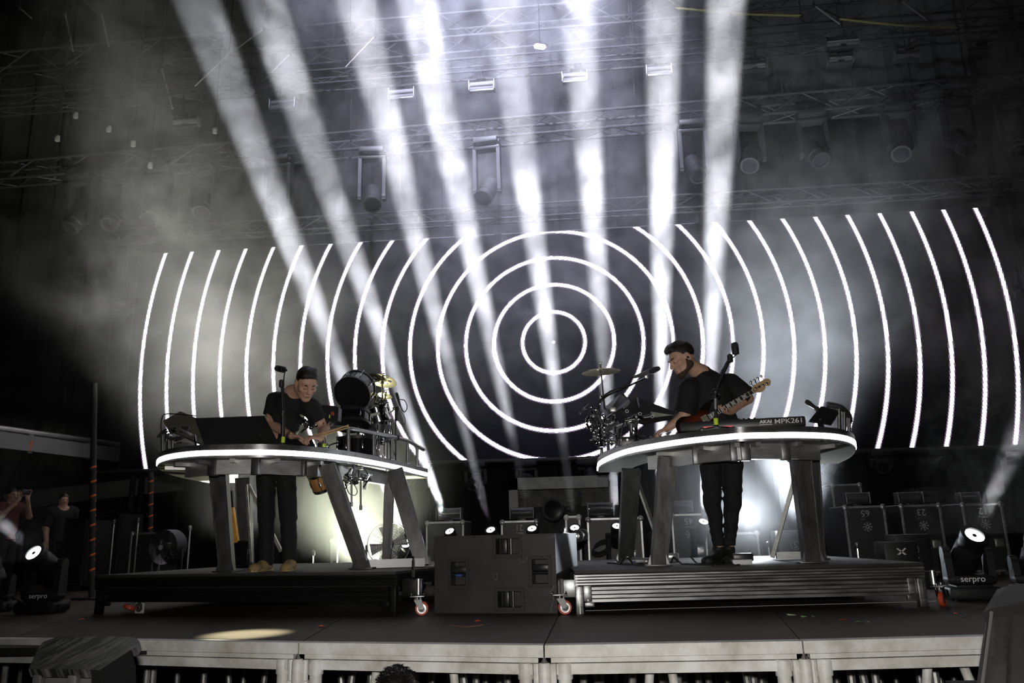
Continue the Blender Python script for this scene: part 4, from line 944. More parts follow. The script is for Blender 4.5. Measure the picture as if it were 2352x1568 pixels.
m = add_cable(MB(), [c+Vector((-.17, -.15, .01)), c+Vector((-.24, -.12, .05)), c+Vector((-.22, -.2, .12)), c+Vector((-.1, -.24, .15))], .008); m.build('cable', RUBBER, t)
# chrome stack at the right
t = thing('chrome_drum', 'chrome shelled drum with many lugs on a stand under the holed cymbal', 'drum', Vector((gy(868, 950, 7.865).x, 7.865, ZT)))
c = gy(868, 952, 7.865); ax = Vector((-.22, -.18, 1)).normalized(); drum(t, c+ax*.06, c-ax*.06, .118, CHROME, CHROME, HEADK, 10)
MB().cyl((c.x, 7.865, ZT), (c.x, 7.865, c.z), .016, n=10).build('stand_rod', CHROME, t)
clampset(t, gy(858, 925, 7.810), rng, 10, .07); clampset(t, gy(880, 930, 7.810), rng, 7, .06)
MB().rbox(gy(861, 951, 7.722), (.10, .02, .028), .01, Matrix.Rotation(-.15, 3, 'Y')).build('white_wing', mat('cream_plastic', (.6, .6, .55), .4), t)
t = thing('chrome_drum', 'darker chrome drum with glittering lugs below, nearest the handrail posts', 'drum', Vector((gy(866, 1000, 7.975).x, 7.975, ZT)))
c = gy(868, 992, 7.975); drum(t, c+Vector((0, 0, .08)), c-Vector((0, 0, .08)), .128, DALU, CHROME, HEADK, 12)
for i in range(3): u = 2*PI*i/3; MB().cyl((c.x+.1*math.cos(u), 7.975+.1*math.sin(u), ZT), (c.x+.1*math.cos(u), 7.975+.1*math.sin(u), c.z), .01, n=8).build('leg', CHROME, t)
clampset(t, gy(866, 1010, 7.810), rng, 9, .07); clampset(t, gy(838, 1022, 7.755), rng, 5, .05)
MB().rbox(gy(876, 1034, 7.700), (.035, .012, .10), .003).build('white_card', WHITE, t)
t = thing('cymbal', 'large pale cymbal tilted behind the glossy black tom', 'cymbal', Vector((gy(838, 876, 8.030).x, 8.030, ZT)))
c = gy(838, 881, 8.030); cymbal(t, c, (-.30, -.26, 1), .26); MB().cyl((c.x+.02, 8.030, ZT), c, .009, n=8).build('rod', CHROME, t)
t = thing('cymbal', 'bronze cymbal with a ring of round holes above the chrome drum', 'cymbal', Vector((gy(878, 872, 7.920).x, 7.920, ZT)))
c = gy(878, 871, 7.920); cymbal(t, c, (.16, .30, 1), .157, BRASS, 6); MB().cyl((c.x, 7.975, ZT), c, .009, n=8).lathe([(.012, -.05), (.02, -.045), (.02, -.02), (.012, -.015)], c, n=10).build('rod', CHROME, t)
t = thing('cymbal', 'small bell cymbal under the holed cymbal', 'cymbal', Vector((gy(888, 908, 7.920).x, 7.942, ZT)))
c = gy(885, 907, 7.942); cymbal(t, c, (.2, .30, 1), .075, BRASS); MB().cyl((c.x-.01, 7.964, ZT), c, .007, n=8).build('rod', CHROME, t)
# pencil mic on its stand with cable loops
b = gy(909, 1048, 8.085); t = thing('microphone_stand', 'slim dark microphone aimed up beside the cymbals, with looping cable', 'microphone', Vector((b.x, 8.085, ZT)))
MB().cyl((b.x, 8.085, ZT), gy(909, 965, 8.085), .008, n=8).lathe([(.05, 0), (.05, .01), (.012, .02)], (b.x, 8.085, ZT), n=14).build('pole', BLACK, t)
MB().rbox(gy(912, 950, 8.085), (.045, .04, .15), .008).rbox(gy(906, 938, 8.085), (.04, .03, .03), .006).build('holder', BLACK, t)
MB().cyl(gy(893, 950, 8.030), gy(908, 938, 8.063), .008, n=8).build('arm', CHROME, t)
micro(t, gy(919, 932, 8.063), gy(910, 901, 8.063), .018, True)
m = add_cable(MB(), [gy(919, 932, 8.063), gy(928, 946, 8.030), gy(935, 936, 8.030), gy(930, 920, 8.030), gy(918, 917, 8.052)], .005); add_cable(m, [gy(914, 965, 8.063), gy(922, 974, 8.030), gy(930, 970, 8.030), gy(928, 955, 8.030), gy(920, 945, 8.041)], .005)
add_cable(m, [gy(892, 982, 8.030), gy(900, 986, 8.030), gy(900, 1000, 8.030), gy(893, 1010, 8.030), gy(905, 1040, 8.030), gy(910, 1052, 8.030)], .006); m.build('cable', RUBBER, t)
# small things on the mat
for x, Y, s in ((735, 6.55, .02), (745, 6.5, .013), (752, 6.5, .011)):
    p = gy(x, 1020, Y); p.z = ZT+.004; t = thing('foot_switch', 'small round knob beside the drumsticks at the console rim' if x == 735 else 'small green topped plug lying at the console rim' if x == 745 else 'small pale plug lying at the console rim', 'switch', p)
    MB().lathe([(s, 0), (s, s*1.4), (s*.7, s*2)], p, n=12).build('body', YELLOW if x == 745 else STEEL if x == 752 else PLASTIC, t)
    MB().lathe([(s*.4, 0), (s*.4, s*.6)], p+Vector((0, 0, s*2)), n=10).build('button', DALU, t)
# below the console
WOODD = mat('drum_wood', (.50, .26, .09), .3, noise=(.38, .19, .06), nscale=12)
t = thing('hand_drum', 'small natural wood drum with chrome hoops hanging under the drum console', 'drum', gy(732, 1106, 7.05))
drum(t, gy(727, 1088, 7.02), gy(739, 1122, 7.10), .078, WOODD, CHROME, HEADK, 5)
MB().cyl(gy(730, 1092, 7.08), Vector((gy(730, 1060, 7.08).x, 7.08, ZL-.04)), .012, n=8).build('bracket', CHROME, t)
t = thing('mounting_clamp', 'chrome clamp arm with two stubs hanging under the drum console beside the slanted leg', 'clamp', gy(815, 1105, 7.1))
clampset(t, gy(805, 1100, 7.1), rng, 8, .05); clampset(t, gy(840, 1100, 7.1), rng, 7, .04)
MB().cyl(gy(790, 1097, 7.1), gy(852, 1101, 7.1), .012, n=10).build('bar', CHROME, t)
for x, y0, y1 in ((807.5, 1100, 1158), (828.5, 1098, 1166)): MB().cyl(gy(x, y0, 7.1), gy(x, y1, 7.1), .009, n=8).lathe([(.009, -.02), (.014, -.015), (.014, .02)], gy(x, y1, 7.1), n=8).build('stub', DALU, t)
MB().rbox(gy(838, 1112, 7.08), (.03, .01, .09), .003, Matrix.Rotation(.2, 3, 'Y')).build('white_tag', WHITE, t)
a = gy(812, 1098, 7.1); MB().cyl(a, Vector((a.x, a.y, ZL-.04)), .014, n=8).build('hanger', CHROME, t)
add_cable(MB(), [gy(795, 1100, 7.1), gy(800, 1130, 7.1), gy(815, 1137, 7.1), gy(820, 1125, 7.1), gy(805, 1100, 7.1)], .004).build('cable', RUBBER, t)
t = thing('guitar_neck', 'amber wooden guitar neck standing behind the drum console legs', 'guitar', Vector((gy(540, 1300, 7.6).x, 7.6, LRZ)))
a = gy(532, 1166, 7.6); b = gy(542, 1246, 7.6); MB().beam(b, a, .05, .055, w2=.04, h2=.045).build('neck', mat('amber_wood', (.75, .36, .05), .35, noise=(.55, .24, .03), nscale=15), t)
MB().beam(a, a+(a-b).normalized()*.16, .05, .06, w2=.03, h2=.07).build('headstock', MATT, t)
MB().rbox((b.x+.01, 7.6, (LRZ+b.z)/2+.02), (.26, .05, b.z-LRZ-.0), .04).build('body', TOM, t)
# ------------------------------------------------------------------ on the keyboard console
setz(1.24)
A = gz(1563, 1002, ZT+.006); Bk = gz(1853, 987, ZT+.006); A.z = Bk.z = ZT+.036; ex = (Bk-A).normalized(); ey = Vector((-ex.y, ex.x, 0)); Lk = (Bk-A).length; Rk = Matrix((ex, ey, Vector((0, 0, 1)))).transposed()
KB = mat('keyboard_shell', (.020, .020, .022), .38)
t = thing('keyboard', 'long black keyboard with white AKAI MPK261 lettering on its back', 'keyboard', A, rz=math.atan2(ex.y, ex.x))
kw = lambda x, y, z: A+ex*x+ey*y+Vector((0, 0, z))
MB().rbox(kw(Lk/2, .15, .042), (Lk, .30, .072), .010, Rk, 2).build('body', KB, t)
MB().rbox(kw(Lk/2, .05, .079), (Lk-.03, .06, .006), .002, Rk).build('top_strip', PLASTIC, t)
for i in range(36): MB().rbox(kw(.16+(Lk-.2)*i/36, .235, .083), ((Lk-.2)/36*.9, .13, .012), .002, Rk, 1).build('white_key', WHITE, t, world=True)
for i in range(35):
    if i % 7 not in (2, 6): MB().rbox(kw(.16+(Lk-.2)*(i+.5)/36, .205, .094), (.012, .08, .014), .002, Rk, 1).build('black_key', PLASTIC, t)
for i in range(8): MB().lathe([(.010, 0), (.010, .012), (.008, .016)], kw(.3+.04*i, .075, .08), n=10).build('knob', PLASTIC, t)
px2 = lambda x: (gy(x, 985, A.y)-A).dot(ex)
Mt = lambda x, z: basis(kw(x, -.0015, z), ex, Vector((0, 0, 1)))
sA = (gy(1750, 985, 6.25)-A).x/ex.x
text('lettering', 'AKAI', .034, Mt(Lk*.690, .050), WHITE, t, .0012, bold=.0016, wide=1.2); text('lettering', 'MPK261', .052, Mt(Lk*.870, .046), WHITE, t, .0012, bold=.0003, wide=1.2)
MB().rbox(kw(Lk*.690, -.001, .028), (.095, .003, .006), .001, Rk).build('underline', WHITE, t)
for x in (.06, Lk-.06):
    for y in (.04, .26): MB().cyl(kw(x, y, -.034), kw(x, y, .008), .02, n=10).build('foot', RUBBER, t)
# red lit pedal box in front of it
p = gy(1640, 993, 6.12); RB = thing('effects_box', 'flat black effects box with red lights beside the yellow banded stand', 'effects box', Vector((gy(1648, 1000, 6.2).x, 6.19, ZT+.004)))
c = RB.location; MB().rbox(c+Vector((0, 0, .013)), (.26, .08, .026), .005).build('body', PLASTIC, RB)
for s in (-.075, .075): MB().rbox(c+Vector((s, -.03, .028)), (.06, .03, .008), .002).build('red_light', mat('red_lamp', (.5, .05, .05), .4, em=(1, .12, .12), es=.6), RB)
# the bass player's mic stand
B0 = gy(1647, 997, 6.10); B0.z = ZT+.004
p1 = gy(1643, 905, 6.12); p2 = gy(1642, 893, 6.12)
t = mic_stand('black boom microphone stand with a yellow band in front of the bass player', B0, [(B0, gy(1644, 935, 6.11), .0135), (gy(1644, 935, 6.11), p1, .017), (gy(1634, 918, 6.12), gy(1676, 826, 6.14), .010)], gy(1690, 815, 6.14), gy(1686.5, 786, 6.10), [p1, gy(1677, 822, 6.14)], RRZ)
MB().ball(gy(1643, 900, 6.12), .030, 12).build('boom_clutch', BLACK, t); MB().cyl(gy(1652, 909, 6.1), gy(1648, 909, 6.08), .012, n=8).build('clutch_screw', CHROME, t)
MB().cyl(gy(1644, 940, 6.10), gy(1644, 915, 6.10), .015, n=10).build('chrome_tube', STEEL, t)
m = add_cable(MB(), [gy(1689, 815, 6.14), gy(1685, 820, 6.12), gy(1672, 828, 6.12), gy(1660, 850, 6.12), gy(1650, 885, 6.1), gy(1640, 920, 6.1), gy(1650, 960, 6.1), gy(1646, 985, 6.1)], .005); m.build('cable', RUBBER, t)
# pad module, second pad, clamps, cymbal, boom mic at its left end
t, P, nr = quad_panel('sampling_pad', 'large black sampling pad tilted beside the bass player', 'drum pad', [(1464, 912), (1554, 947), (1546, 953), (1478, 966), (1428, 953), (1430, 942)], [7.05, 6.85, 6.8, 6.7, 6.75, 6.85], .04, MATT)
MB().prism([gy(1494, 945, 6.70), gy(1546, 953, 6.76), gy(1500, 958, 6.70)], (0, .004, 0)).build('worn_label', mat('pale_label', (.42, .44, .36), .5, noise=(.2, .22, .17), nscale=25), t)
MB().beam(gy(1464, 914, 7.0), gy(1468, 935, 6.8), .012, .012).build('seam', DALU, t)
for x, y in ((1470, 950), (1498, 956), (1440, 944)): MB().lathe([(.010, 0), (.014, 0), (.014, .01), (.010, .01)], gy(x, y, 6.68), (0, -1, -.2), 12, close=True).build('socket', DALU, t)
MB().cyl(gy(1436, 966, 6.72), gy(1496, 956, 6.72), .018, n=12).build('mount_tube', DALU, t)
MB().cyl(gy(1443, 965, 6.70), gy(1458, 962, 6.70), .021, n=12).build('mount_sleeve', CHROME, t)
b = gy(1460, 970, 6.75); MB().cyl((b.x, 6.75, ZT), (b.x, 6.75, gy(1460, 963, 6.75).z), .016, n=10).build('stand_rod', CHROME, t)
clampset(t, gy(1470, 962, 6.68), rng, 6, .045)
m = add_cable(MB(), [gy(1434, 968, 6.7), gy(1428, 985, 6.7), gy(1425, 1005, 6.75), gy(1424, 1020, 6.8)], .007); add_cable(m, [gy(1438, 968, 6.7), gy(1450, 995, 6.7), gy(1462, 1018, 6.7)], .006); add_cable(m, [gy(1452, 985, 6.7), gy(1470, 1004, 6.65), gy(1490, 1010, 6.6), gy(1520, 1009, 6.5)], .007); m.build('cable', RUBBER, t)
t, P, nr = quad_panel('sampling_pad', 'grey topped second pad behind the large sampling pad', 'drum pad', [(1383, 940), (1424, 905), (1432, 903), (1444, 916), (1430, 935), (1394, 956)], [7.3, 7.4, 7.4, 7.35, 7.2, 7.15], .04, DALU)
MB().rbox(gy(1408, 940, 7.1), (.05, .02, .04), .004).build('bracket', ALU, t)
b = gy(1410, 950, 7.3); MB().cyl((b.x, 7.3, ZT), (b.x, 7.3, b.z+.04), .016, n=10).build('stand_rod', CHROME, t)
t = thing('clamp_rack', 'cluster of chrome clamps and rods at the left tip of the keyboard console', 'clamp', Vector((gy(1380, 1000, 7.15).x, 7.15, ZT)))
for x, y, n_ in ((1365, 970, 9), (1385, 985, 9), (1372, 1005, 10), (1400, 970, 7), (1355, 950, 5), (1395, 1010, 6)): clampset(t, gy(x, y, 7.0), rng, n_, .055)
MB().cyl(gy(1358, 944, 7.0), gy(1384, 987, 7.0), .012, n=10).build('rod', CHROME, t); MB().cyl(gy(1347, 972, 7.0), gy(1362, 1000, 7.0), .011, n=10).build('rod', CHROME, t); MB().cyl(gy(1372, 950, 7.02), gy(1390, 990, 7.0), .018, n=10).build('rod', DALU, t)
MB().beam(gy(1382, 990, 7.0), gy(1420, 970, 6.95), .02, .03).build('arm', DALU, t)
b = gy(1380, 1000, 7.0); MB().cyl((b.x, 7.0, ZT), (b.x, 7.0, b.z+.1), .016, n=10).build('stand_rod', CHROME, t)
t = thing('cymbal', 'thin cymbal on a tall rod at the left tip of the keyboard console', 'cymbal', Vector((gy(1384, 940, 7.3).x, 7.3, ZT)))
c = gy(1380.5, 850, 7.3); cymbal(t, c, (-.05, -.02, 1), .178); b = gy(1386, 912, 7.3); MB().cyl(c, b, .007, n=8).cyl(b, (b.x+.02, 7.3, ZT), .010, n=8).build('rod', DALU, t)
MB().ball(gy(1384, 912, 7.3), .022, 10).build('tilter', CHROME, t)
b = gy(1374, 945, 7.2); t = thing('microphone_stand', 'pale microphone on a chrome boom reaching towards the bass player from the left', 'microphone', Vector((b.x, 7.2, ZT)))
MB().cyl((b.x, 7.2, ZT), b, .012, n=10).build('pole', BLACK, t)
MB().tube(spline([b, gy(1377, 928, 7.2), gy(1392, 910, 7.15), gy(1420, 897, 7.1), gy(1487, 866, 6.98)], 6), .010, 8).build('boom', CHROME, t)
m = add_cable(MB(), [gy(1372, 944, 7.2), gy(1378, 920, 7.18), gy(1400, 900, 7.1), gy(1440, 886, 7.02), gy(1446, 880, 7.0), gy(1450, 870, 7.0), gy(1462, 862, 6.98)], .008); m.build('cable', RUBBER, t)
micro(t, gy(1456, 866, 6.98), gy(1516, 845, 6.85), .026, True, mat('grey_mic', (.2, .2, .2), .35, .5)); MB().rbox(gy(1484, 861, 6.95), (.03, .03, .06), .006).build('clip', STEEL, t)
# knobs and small mixers between pad and keyboard
p = gz(1530, 1012, ZT+.004); t = thing('mixer', 'low black mixer with a row of knobs under the bass player\'s hand', 'mixer', p)
MB().rbox(p+Vector((0, .10, .016)), (.30, .20, .03), .005).build('body', PLASTIC, t)
for i in range(7):
    for j in range(2): MB().lathe([(.011, 0), (.011, .014), (.008, .018)], p+Vector((-.12+.04*i, .05+.07*j, .031)), n=10).build('knob', STEEL if (i+j) % 3 == 0 else PLASTIC, t)
p = gz(1450, 1022, ZT+.004); t = thing('stage_box', 'low black box with plugs behind the rail posts of the keyboard console', 'box', p)
MB().rbox(p+Vector((0, .12, .04)), (.26, .16, .08), .006).build('body', PLASTIC, t)
for i in range(4): MB().cyl(p+Vector((-.09+.06*i, .04, .05)), p+Vector((-.09+.06*i, .02, .05)), .010, n=8).build('plug', STEEL, t)
# tablet and torch-like mic at the right end
t, P, nr = quad_panel('tablet', 'black tablet on a holder at the right end of the keyboard console', 'tablet', [(1886, 932), (1931, 943), (1910, 974), (1858, 966)], [6.75, 6.75, 6.6, 6.6], .014, PLASTIC)
b = (P[2]+P[3])/2; MB().beam(b+Vector((0, .03, .03)), Vector((b.x+.05, b.y+.1, ZT)), .04, .02).rbox(Vector((b.x+.05, b.y+.1, ZT+.01)), (.2, .14, .016), .004).build('holder', BLACK, t)
b = gy(1880, 965, 6.9); t = thing('microphone_stand', 'short dark microphone lying on its clip behind the tablet', 'microphone', Vector((b.x, 6.9, ZT)))
MB().cyl((b.x, 6.9, ZT), gy(1876, 940, 6.9), .010, n=8).build('pole', BLACK, t); micro(t, gy(1879, 941, 6.9), gy(1850, 920, 6.9), .022); MB().rbox(gy(1876, 938, 6.9), (.04, .03, .03), .006).build('clip', RUBBER, t)
m = add_cable(MB(), [gy(1862, 1040, 7.3), gy(1874, 1060, 7.3), gy(1876, 1085, 7.3), gy(1872, 1110, 7.35)], .006); m.build('hanging_cable', RUBBER, rtab)
# pedals and cables on the right riser
p = gz(1707, 1297, RRZ); t = thing('pedal', 'small white fronted pedal on the riser beside the bass player\'s shoe', 'pedal', p)
MB().rbox(p+Vector((0, .06, .02)), (.15, .09, .04), .006).build('body', WHITE, t); MB().rbox(p+Vector((.02, .12, .055)), (.16, .08, .06), .01).build('treadle', PLASTIC, t)
p = gz(1480, 1296, RRZ); t = thing('stage_box', 'flat black stage box with a blue plug on the riser between the two front legs', 'box', p)
MB().rbox(p+Vector((-.02, .12, .025)), (.34, .2, .05), .006).build('body', PLASTIC, t); MB().rbox(p+Vector((-.08, .015, .025)), (.02, .012, .015), .002).build('blue_plug', mat('blue_tape'), t)
for k in range(3): MB().rbox(p+Vector((.02+.05*k, .015, .025)), (.02, .012, .012), .002).build('plug', STEEL, t)
p = gz(1545, 1292, RRZ); t = thing('stage_box', 'small grey connector box on the riser right of the front leg', 'box', p)
MB().rbox(p+Vector((0, .1, .04)), (.12, .09, .08), .006).build('body', GREYM, t); MB().rbox(p+Vector((0, .05, .05)), (.07, .01, .03), .003).build('socket_plate', STEEL, t)
rng2 = random.Random(5)
for k, (x0, x1) in enumerate(((1395, 1480), (1410, 1540), (1525, 1640), (1590, 1700))):
    pts = []; c0, c1 = gz(x0, 1293, RRZ+.008), gz(x1, 1297, RRZ+.008)
    for i in range(9):
        q = c0.lerp(c1, i/8)+Vector((0, rng2.uniform(-.06, .12), 0)); q.z = RRZ+.008+rng2.choice([0, 0, .0, .05]); pts.append(q)
    tag(add_cable(MB(), pts, .007).build('cable', RUBBER), ['black cable tangle at the left edge of the ribbed riser', 'black cable running along the riser past both front legs', 'black cable snaking from the front leg to the bass player\'s shoes', 'black cable lying around the bass player\'s pedal'][k], 'cable')
m = MB()
for k in range(3): m.tube([gz(1383, 1283, RRZ)+Vector((.11*math.cos(a)*(1-.1*k), .3+.10*math.sin(a), .09+.11*math.sin(a+.5)*.6+.02*k)) for a in [2*PI*i/24 for i in range(24)]], .009, 6, closed=True)
tag(m.build('cable_coil', RUBBER), 'coil of black cable at the back left corner of the ribbed riser', 'cable')
# ================================================================== people: one continuous skinned surface each, clothes and hair as children
class Field:
    def __init__(s, lo, hi, h):
        s.lo = np.array(lo, float); s.h = h; s.n = np.ceil((np.array(hi)-s.lo)/h).astype(int)+1
        s.F = np.full(tuple(s.n), 1.0, np.float32)
    def win(s, lo, hi, pad):
        a = np.clip(np.floor((np.array(lo)-pad-s.lo)/s.h).astype(int), 0, s.n-1); b = np.clip(np.ceil((np.array(hi)+pad-s.lo)/s.h).astype(int)+1, 1, s.n)
        sl = tuple(slice(i, j) for i, j in zip(a, b))
        g = [s.lo[k]+s.h*np.arange(a[k], b[k]) for k in range(3)]
        return sl, g[0][:, None, None], g[1][None, :, None], g[2][None, None, :]
    def put(s, sl, d, k, sub=False):
        F = s.F[sl]
        if sub:
            d = -d; hh = np.clip(.5-.5*(F-d)/k, 0, 1); s.F[sl] = F*(1-hh)+d*hh+k*hh*(1-hh); return
        hh = np.clip(.5+.5*(d-F)/k, 0, 1); s.F[sl] = d*(1-hh)+F*hh-k*hh*(1-hh)
    def cap(s, p, q, r1, r2=None, k=.02, sub=False, flat=None):
        p, q = np.array(p, float), np.array(q, float); r2 = r1 if r2 is None else r2; R = max(r1, r2)
        sl, X, Y, Z = s.win(np.minimum(p, q)-R, np.maximum(p, q)+R, k*2+.02)
        d = q-p; L2 = max(d@d, 1e-9); t = np.clip(((X-p[0])*d[0]+(Y-p[1])*d[1]+(Z-p[2])*d[2])/L2, 0, 1)
        vx, vy, vz = X-p[0]-t*d[0], Y-p[1]-t*d[1], Z-p[2]-t*d[2]
        if flat is not None:                                # squash along a direction: flat = (vector, factor)
            f = np.array(flat[0], float); f /= np.linalg.norm(f); c = vx*f[0]+vy*f[1]+vz*f[2]; e = c*(1/flat[1]-1)
            vx, vy, vz = vx+e*f[0], vy+e*f[1], vz+e*f[2]
        s.put(sl, (np.sqrt(vx*vx+vy*vy+vz*vz)-(r1+(r2-r1)*t)).astype(np.float32), k, sub)
    def ell(s, c, r, M=None, k=.02, sub=False):
        c = np.array(c, float); r = np.array(r, float); R = r.max(); M = np.eye(3) if M is None else np.array(M)
        sl, X, Y, Z = s.win(c-R, c+R, k*2+.02)
        x, y, z = X-c[0], Y-c[1], Z-c[2]
        u = [(M[0, i]*x+M[1, i]*y+M[2, i]*z)/r[i] for i in range(3)]
        n = np.sqrt(u[0]**2+u[1]**2+u[2]**2)+1e-9; g = np.sqrt((u[0]/r[0])**2+(u[1]/r[1])**2+(u[2]/r[2])**2)+1e-9
        s.put(sl, (n*(n-1)/g).astype(np.float32), k, sub)
    def cut(s, p, n):                                       # remove what lies on the side n points to
        n = np.array(n, float); n /= np.linalg.norm(n); g = [s.lo[k]+s.h*np.arange(s.n[k]) for k in range(3)]
        d = ((g[0][:, None, None]-p[0])*n[0]+(g[1][None, :, None]-p[1])*n[1]+(g[2][None, None, :]-p[2])*n[2]).astype(np.float32)
        s.F = np.maximum(s.F, d)
    def wrinkle(s, amp, f, seed=0):
        g = [s.lo[k]+s.h*np.arange(s.n[k]) for k in range(3)]; X, Y, Z = g[0][:, None, None], g[1][None, :, None], g[2][None, None, :]
        w = np.sin(f*(X*1.0+Z*.9)+2*np.sin(f*.45*Z+seed))*np.sin(f*(Y*.8-Z*.5)+1.5*np.sin(f*.6*X+seed*2))
        s.F = (s.F+amp*w).astype(np.float32)
    def mesh(s):
        F = s.F; F[0] = F[-1] = 1; F[:, 0] = F[:, -1] = 1; F[:, :, 0] = F[:, :, -1] = 1
        I = F < 0
        c = np.zeros(tuple(s.n-1), np.int8)
        for a in (0, 1):
            for b in (0, 1):
                for d in (0, 1): c += I[a:a+s.n[0]-1, b:b+s.n[1]-1, d:d+s.n[2]-1]
        cells = np.argwhere((c > 0) & (c < 8)); idx = -np.ones(c.shape, np.int32); idx[tuple(cells.T)] = np.arange(len(cells))
        acc = np.zeros((len(cells), 3)); cnt = np.zeros(len(cells))
        cor = [(a, b, d) for a in (0, 1) for b in (0, 1) for d in (0, 1)]
        val = {k: F[cells[:, 0]+k[0], cells[:, 1]+k[1], cells[:, 2]+k[2]] for k in cor}
        for k in cor:
            for ax in range(3):
                if k[ax]: continue
                k2 = list(k); k2[ax] = 1; k2 = tuple(k2); v0, v1 = val[k], val[k2]; mk = (v0 < 0) != (v1 < 0)
                t = np.where(mk, v0/(v0-v1+1e-12), 0); p = np.tile(np.array(k, float), (len(cells), 1)); p[:, ax] = t
                acc[mk] += p[mk]; cnt[mk] += 1
        V = s.lo+s.h*(cells+acc/cnt[:, None]); fs = []
        for ax in range(3):
            o1, o2 = [(1, 2), (2, 0), (0, 1)][ax]; sl0 = [slice(None)]*3; sl1 = [slice(None)]*3; sl0[ax] = slice(0, -1); sl1[ax] = slice(1, None)
            e = np.argwhere(I[tuple(sl0)] != I[tuple(sl1)]); e = e[(e[:, o1] > 0) & (e[:, o2] > 0)]
            flip = I[tuple(e.T)]
            q = []
            for a, b in ((0, 0), (1, 0), (1, 1), (0, 1)): g = e.copy(); g[:, o1] -= a; g[:, o2] -= b; q.append(idx[tuple(g.T)])
            q = np.stack(q, 1); q[~flip] = q[~flip][:, ::-1]; fs.append(q)
        return V, np.concatenate(fs)
def sdf_build(fld, name, mt, parent, it=2):
    V, Fc = fld.mesh()
    for _ in range(it):                                     # light smoothing
        A = np.zeros_like(V); n = np.zeros(len(V))
        for i in range(4):
            a, b = Fc[:, i], Fc[:, (i+1) % 4]; np.add.at(A, a, V[b]); np.add.at(n, a, 1)
        V = V*.5+.5*A/np.maximum(n, 1)[:, None]
    M = np.array(XF[root_of(parent).name]) if parent is not None else np.eye(4)
    V = V@M[:3, :3].T+M[:3, 3]
    me = bpy.data.meshes.new(name); me.vertices.add(len(V)); me.vertices.foreach_set('co', V.ravel().astype(np.float32))
    me.loops.add(len(Fc)*4); me.loops.foreach_set('vertex_index', Fc.ravel().astype(np.int32)); me.polygons.add(len(Fc))
    me.polygons.foreach_set('loop_start', np.arange(0, len(Fc)*4, 4, dtype=np.int32)); me.update(calc_edges=True); me.validate()
    me.materials.append(mt); me.shade_smooth()
    o = bpy.data.objects.new(name, me); C.objects.link(o); o.parent = parent
    return o
SKIN = mat('skin', (.60, .36, .26), .5, noise=(.53, .30, .21), nscale=22)
SKIN.node_tree.nodes['Principled BSDF'].inputs['Subsurface Weight'].default_value = .0
SHIRT = mat('black_tshirt', (.007, .007, .008), .85, bump=.25, nscale=90)
JEANS = mat('black_jeans', (.005, .005, .006), .85, bump=.2, nscale=120)
HAIRD = mat('dark_hair', (.020, .013, .009), .45, noise=(.010, .007, .005), nscale=140, bump=.5)
BEARD = mat('brown_beard', (.075, .042, .026), .7, noise=(.03, .016, .01), nscale=220, bump=.5)
EYEW = mat('eye_white', (.6, .58, .56), .3)
def hand(F, wrist, dr, nr, s, curl, side=1, spread=.012):
    # palm, four fingers of unequal length with two bends, thumb from the side of the palm
    dr = np.array(dr, float); dr /= np.linalg.norm(dr); nr = np.array(nr, float); nr -= dr*(nr@dr); nr /= np.linalg.norm(nr); sd = np.cross(dr, nr)*side
    w = np.array(wrist, float)
    for j in (-.026, 0, .026): F.cap(w+sd*j*.6*s, w+dr*.085*s+sd*j*1.1*s, .016*s, .014*s, .012)
    for j, L in zip((-.034, -.012, .011, .032), (.062, .078, .084, .074)):
        p = w+dr*.088*s+sd*j*s; a = 0; d = dr
        for seg, rr in ((.48, .0095), (.30, .0085), (.24, .0075)):
            a += curl; d = dr*math.cos(a)+nr*math.sin(a)+sd*j*.8; d = d/np.linalg.norm(d); q = p+d*L*seg*s; F.cap(p, q, rr*s, rr*.92*s, .003); p = q
    p = w+dr*.03*s+sd*.030*s; d = dr*.62+sd*.62+nr*.35; d /= np.linalg.norm(d); q = p+d*.045*s; F.cap(p, q, .013*s, .011*s, .008); d2 = dr*.8+sd*.15+nr*.5; d2 /= np.linalg.norm(d2); F.cap(q, q+d2*.034*s, .0105*s, .009*s, .004)
def headbasis(f, u):
    f = np.array(f, float); f /= np.linalg.norm(f); u = np.array(u, float); u -= f*(u@f); u /= np.linalg.norm(u); r = np.cross(f, u)
    return np.stack([r, f, u], 1)
def add_head(F, c, B, s, neck):
    w = lambda x, y, z: np.array(c)+B@(np.array((x, y, z))*s)
    E = lambda p, r, k=.02, sub=False: F.ell(w(*p), np.array(r)*s, B, k*s, sub)
    K = lambda p, q, r1, r2=None, k=.015, sub=False: F.cap(w(*p), w(*q), r1*s, (r2 or r1)*s, k*s, sub)
    E((0, -.018, .036), (.075, .097, .086)); E((0, .028, -.022), (.064, .068, .088), .03)
    for i in (-1, 1):
        K((i*.052, -.012, -.05), (i*.014, .066, -.098), .020, .018, .03); E((i*.046, .060, -.018), (.022, .022, .018), .02)
        K((i*.046, .078, .026), (i*.014, .094, .024), .009, .010, .012)
        E((i*.078, -.010, -.004), (.011, .021, .034), .008); E((i*.084, -.006, .0), (.006, .010, .018), .004, True)
        E((i*.031, .096, .005), (.015, .012, .010), .012, True)
        E((i*.011, .104, -.032), (.010, .012, .008), .006)
    E((0, .074, -.100), (.020, .016, .016), .02)
    K((0, .094, .018), (0, .116, -.024), .008, .0125, .012)
    K((-.019, .090, -.0585), (.019, .090, -.0585), .0062, None, .006); K((-.016, .090, -.071), (.016, .090, -.071), .0072, None, .006)
    E((0, .102, -.0648), (.022, .012, .0022), .003, True)
    for i in (-1, 1): E((i*.031, .081, .005), (.0125, .0125, .0125), .004)
    F.cap(w(0, -.022, -.05), neck, .056*s, .062*s, .03)
    return w
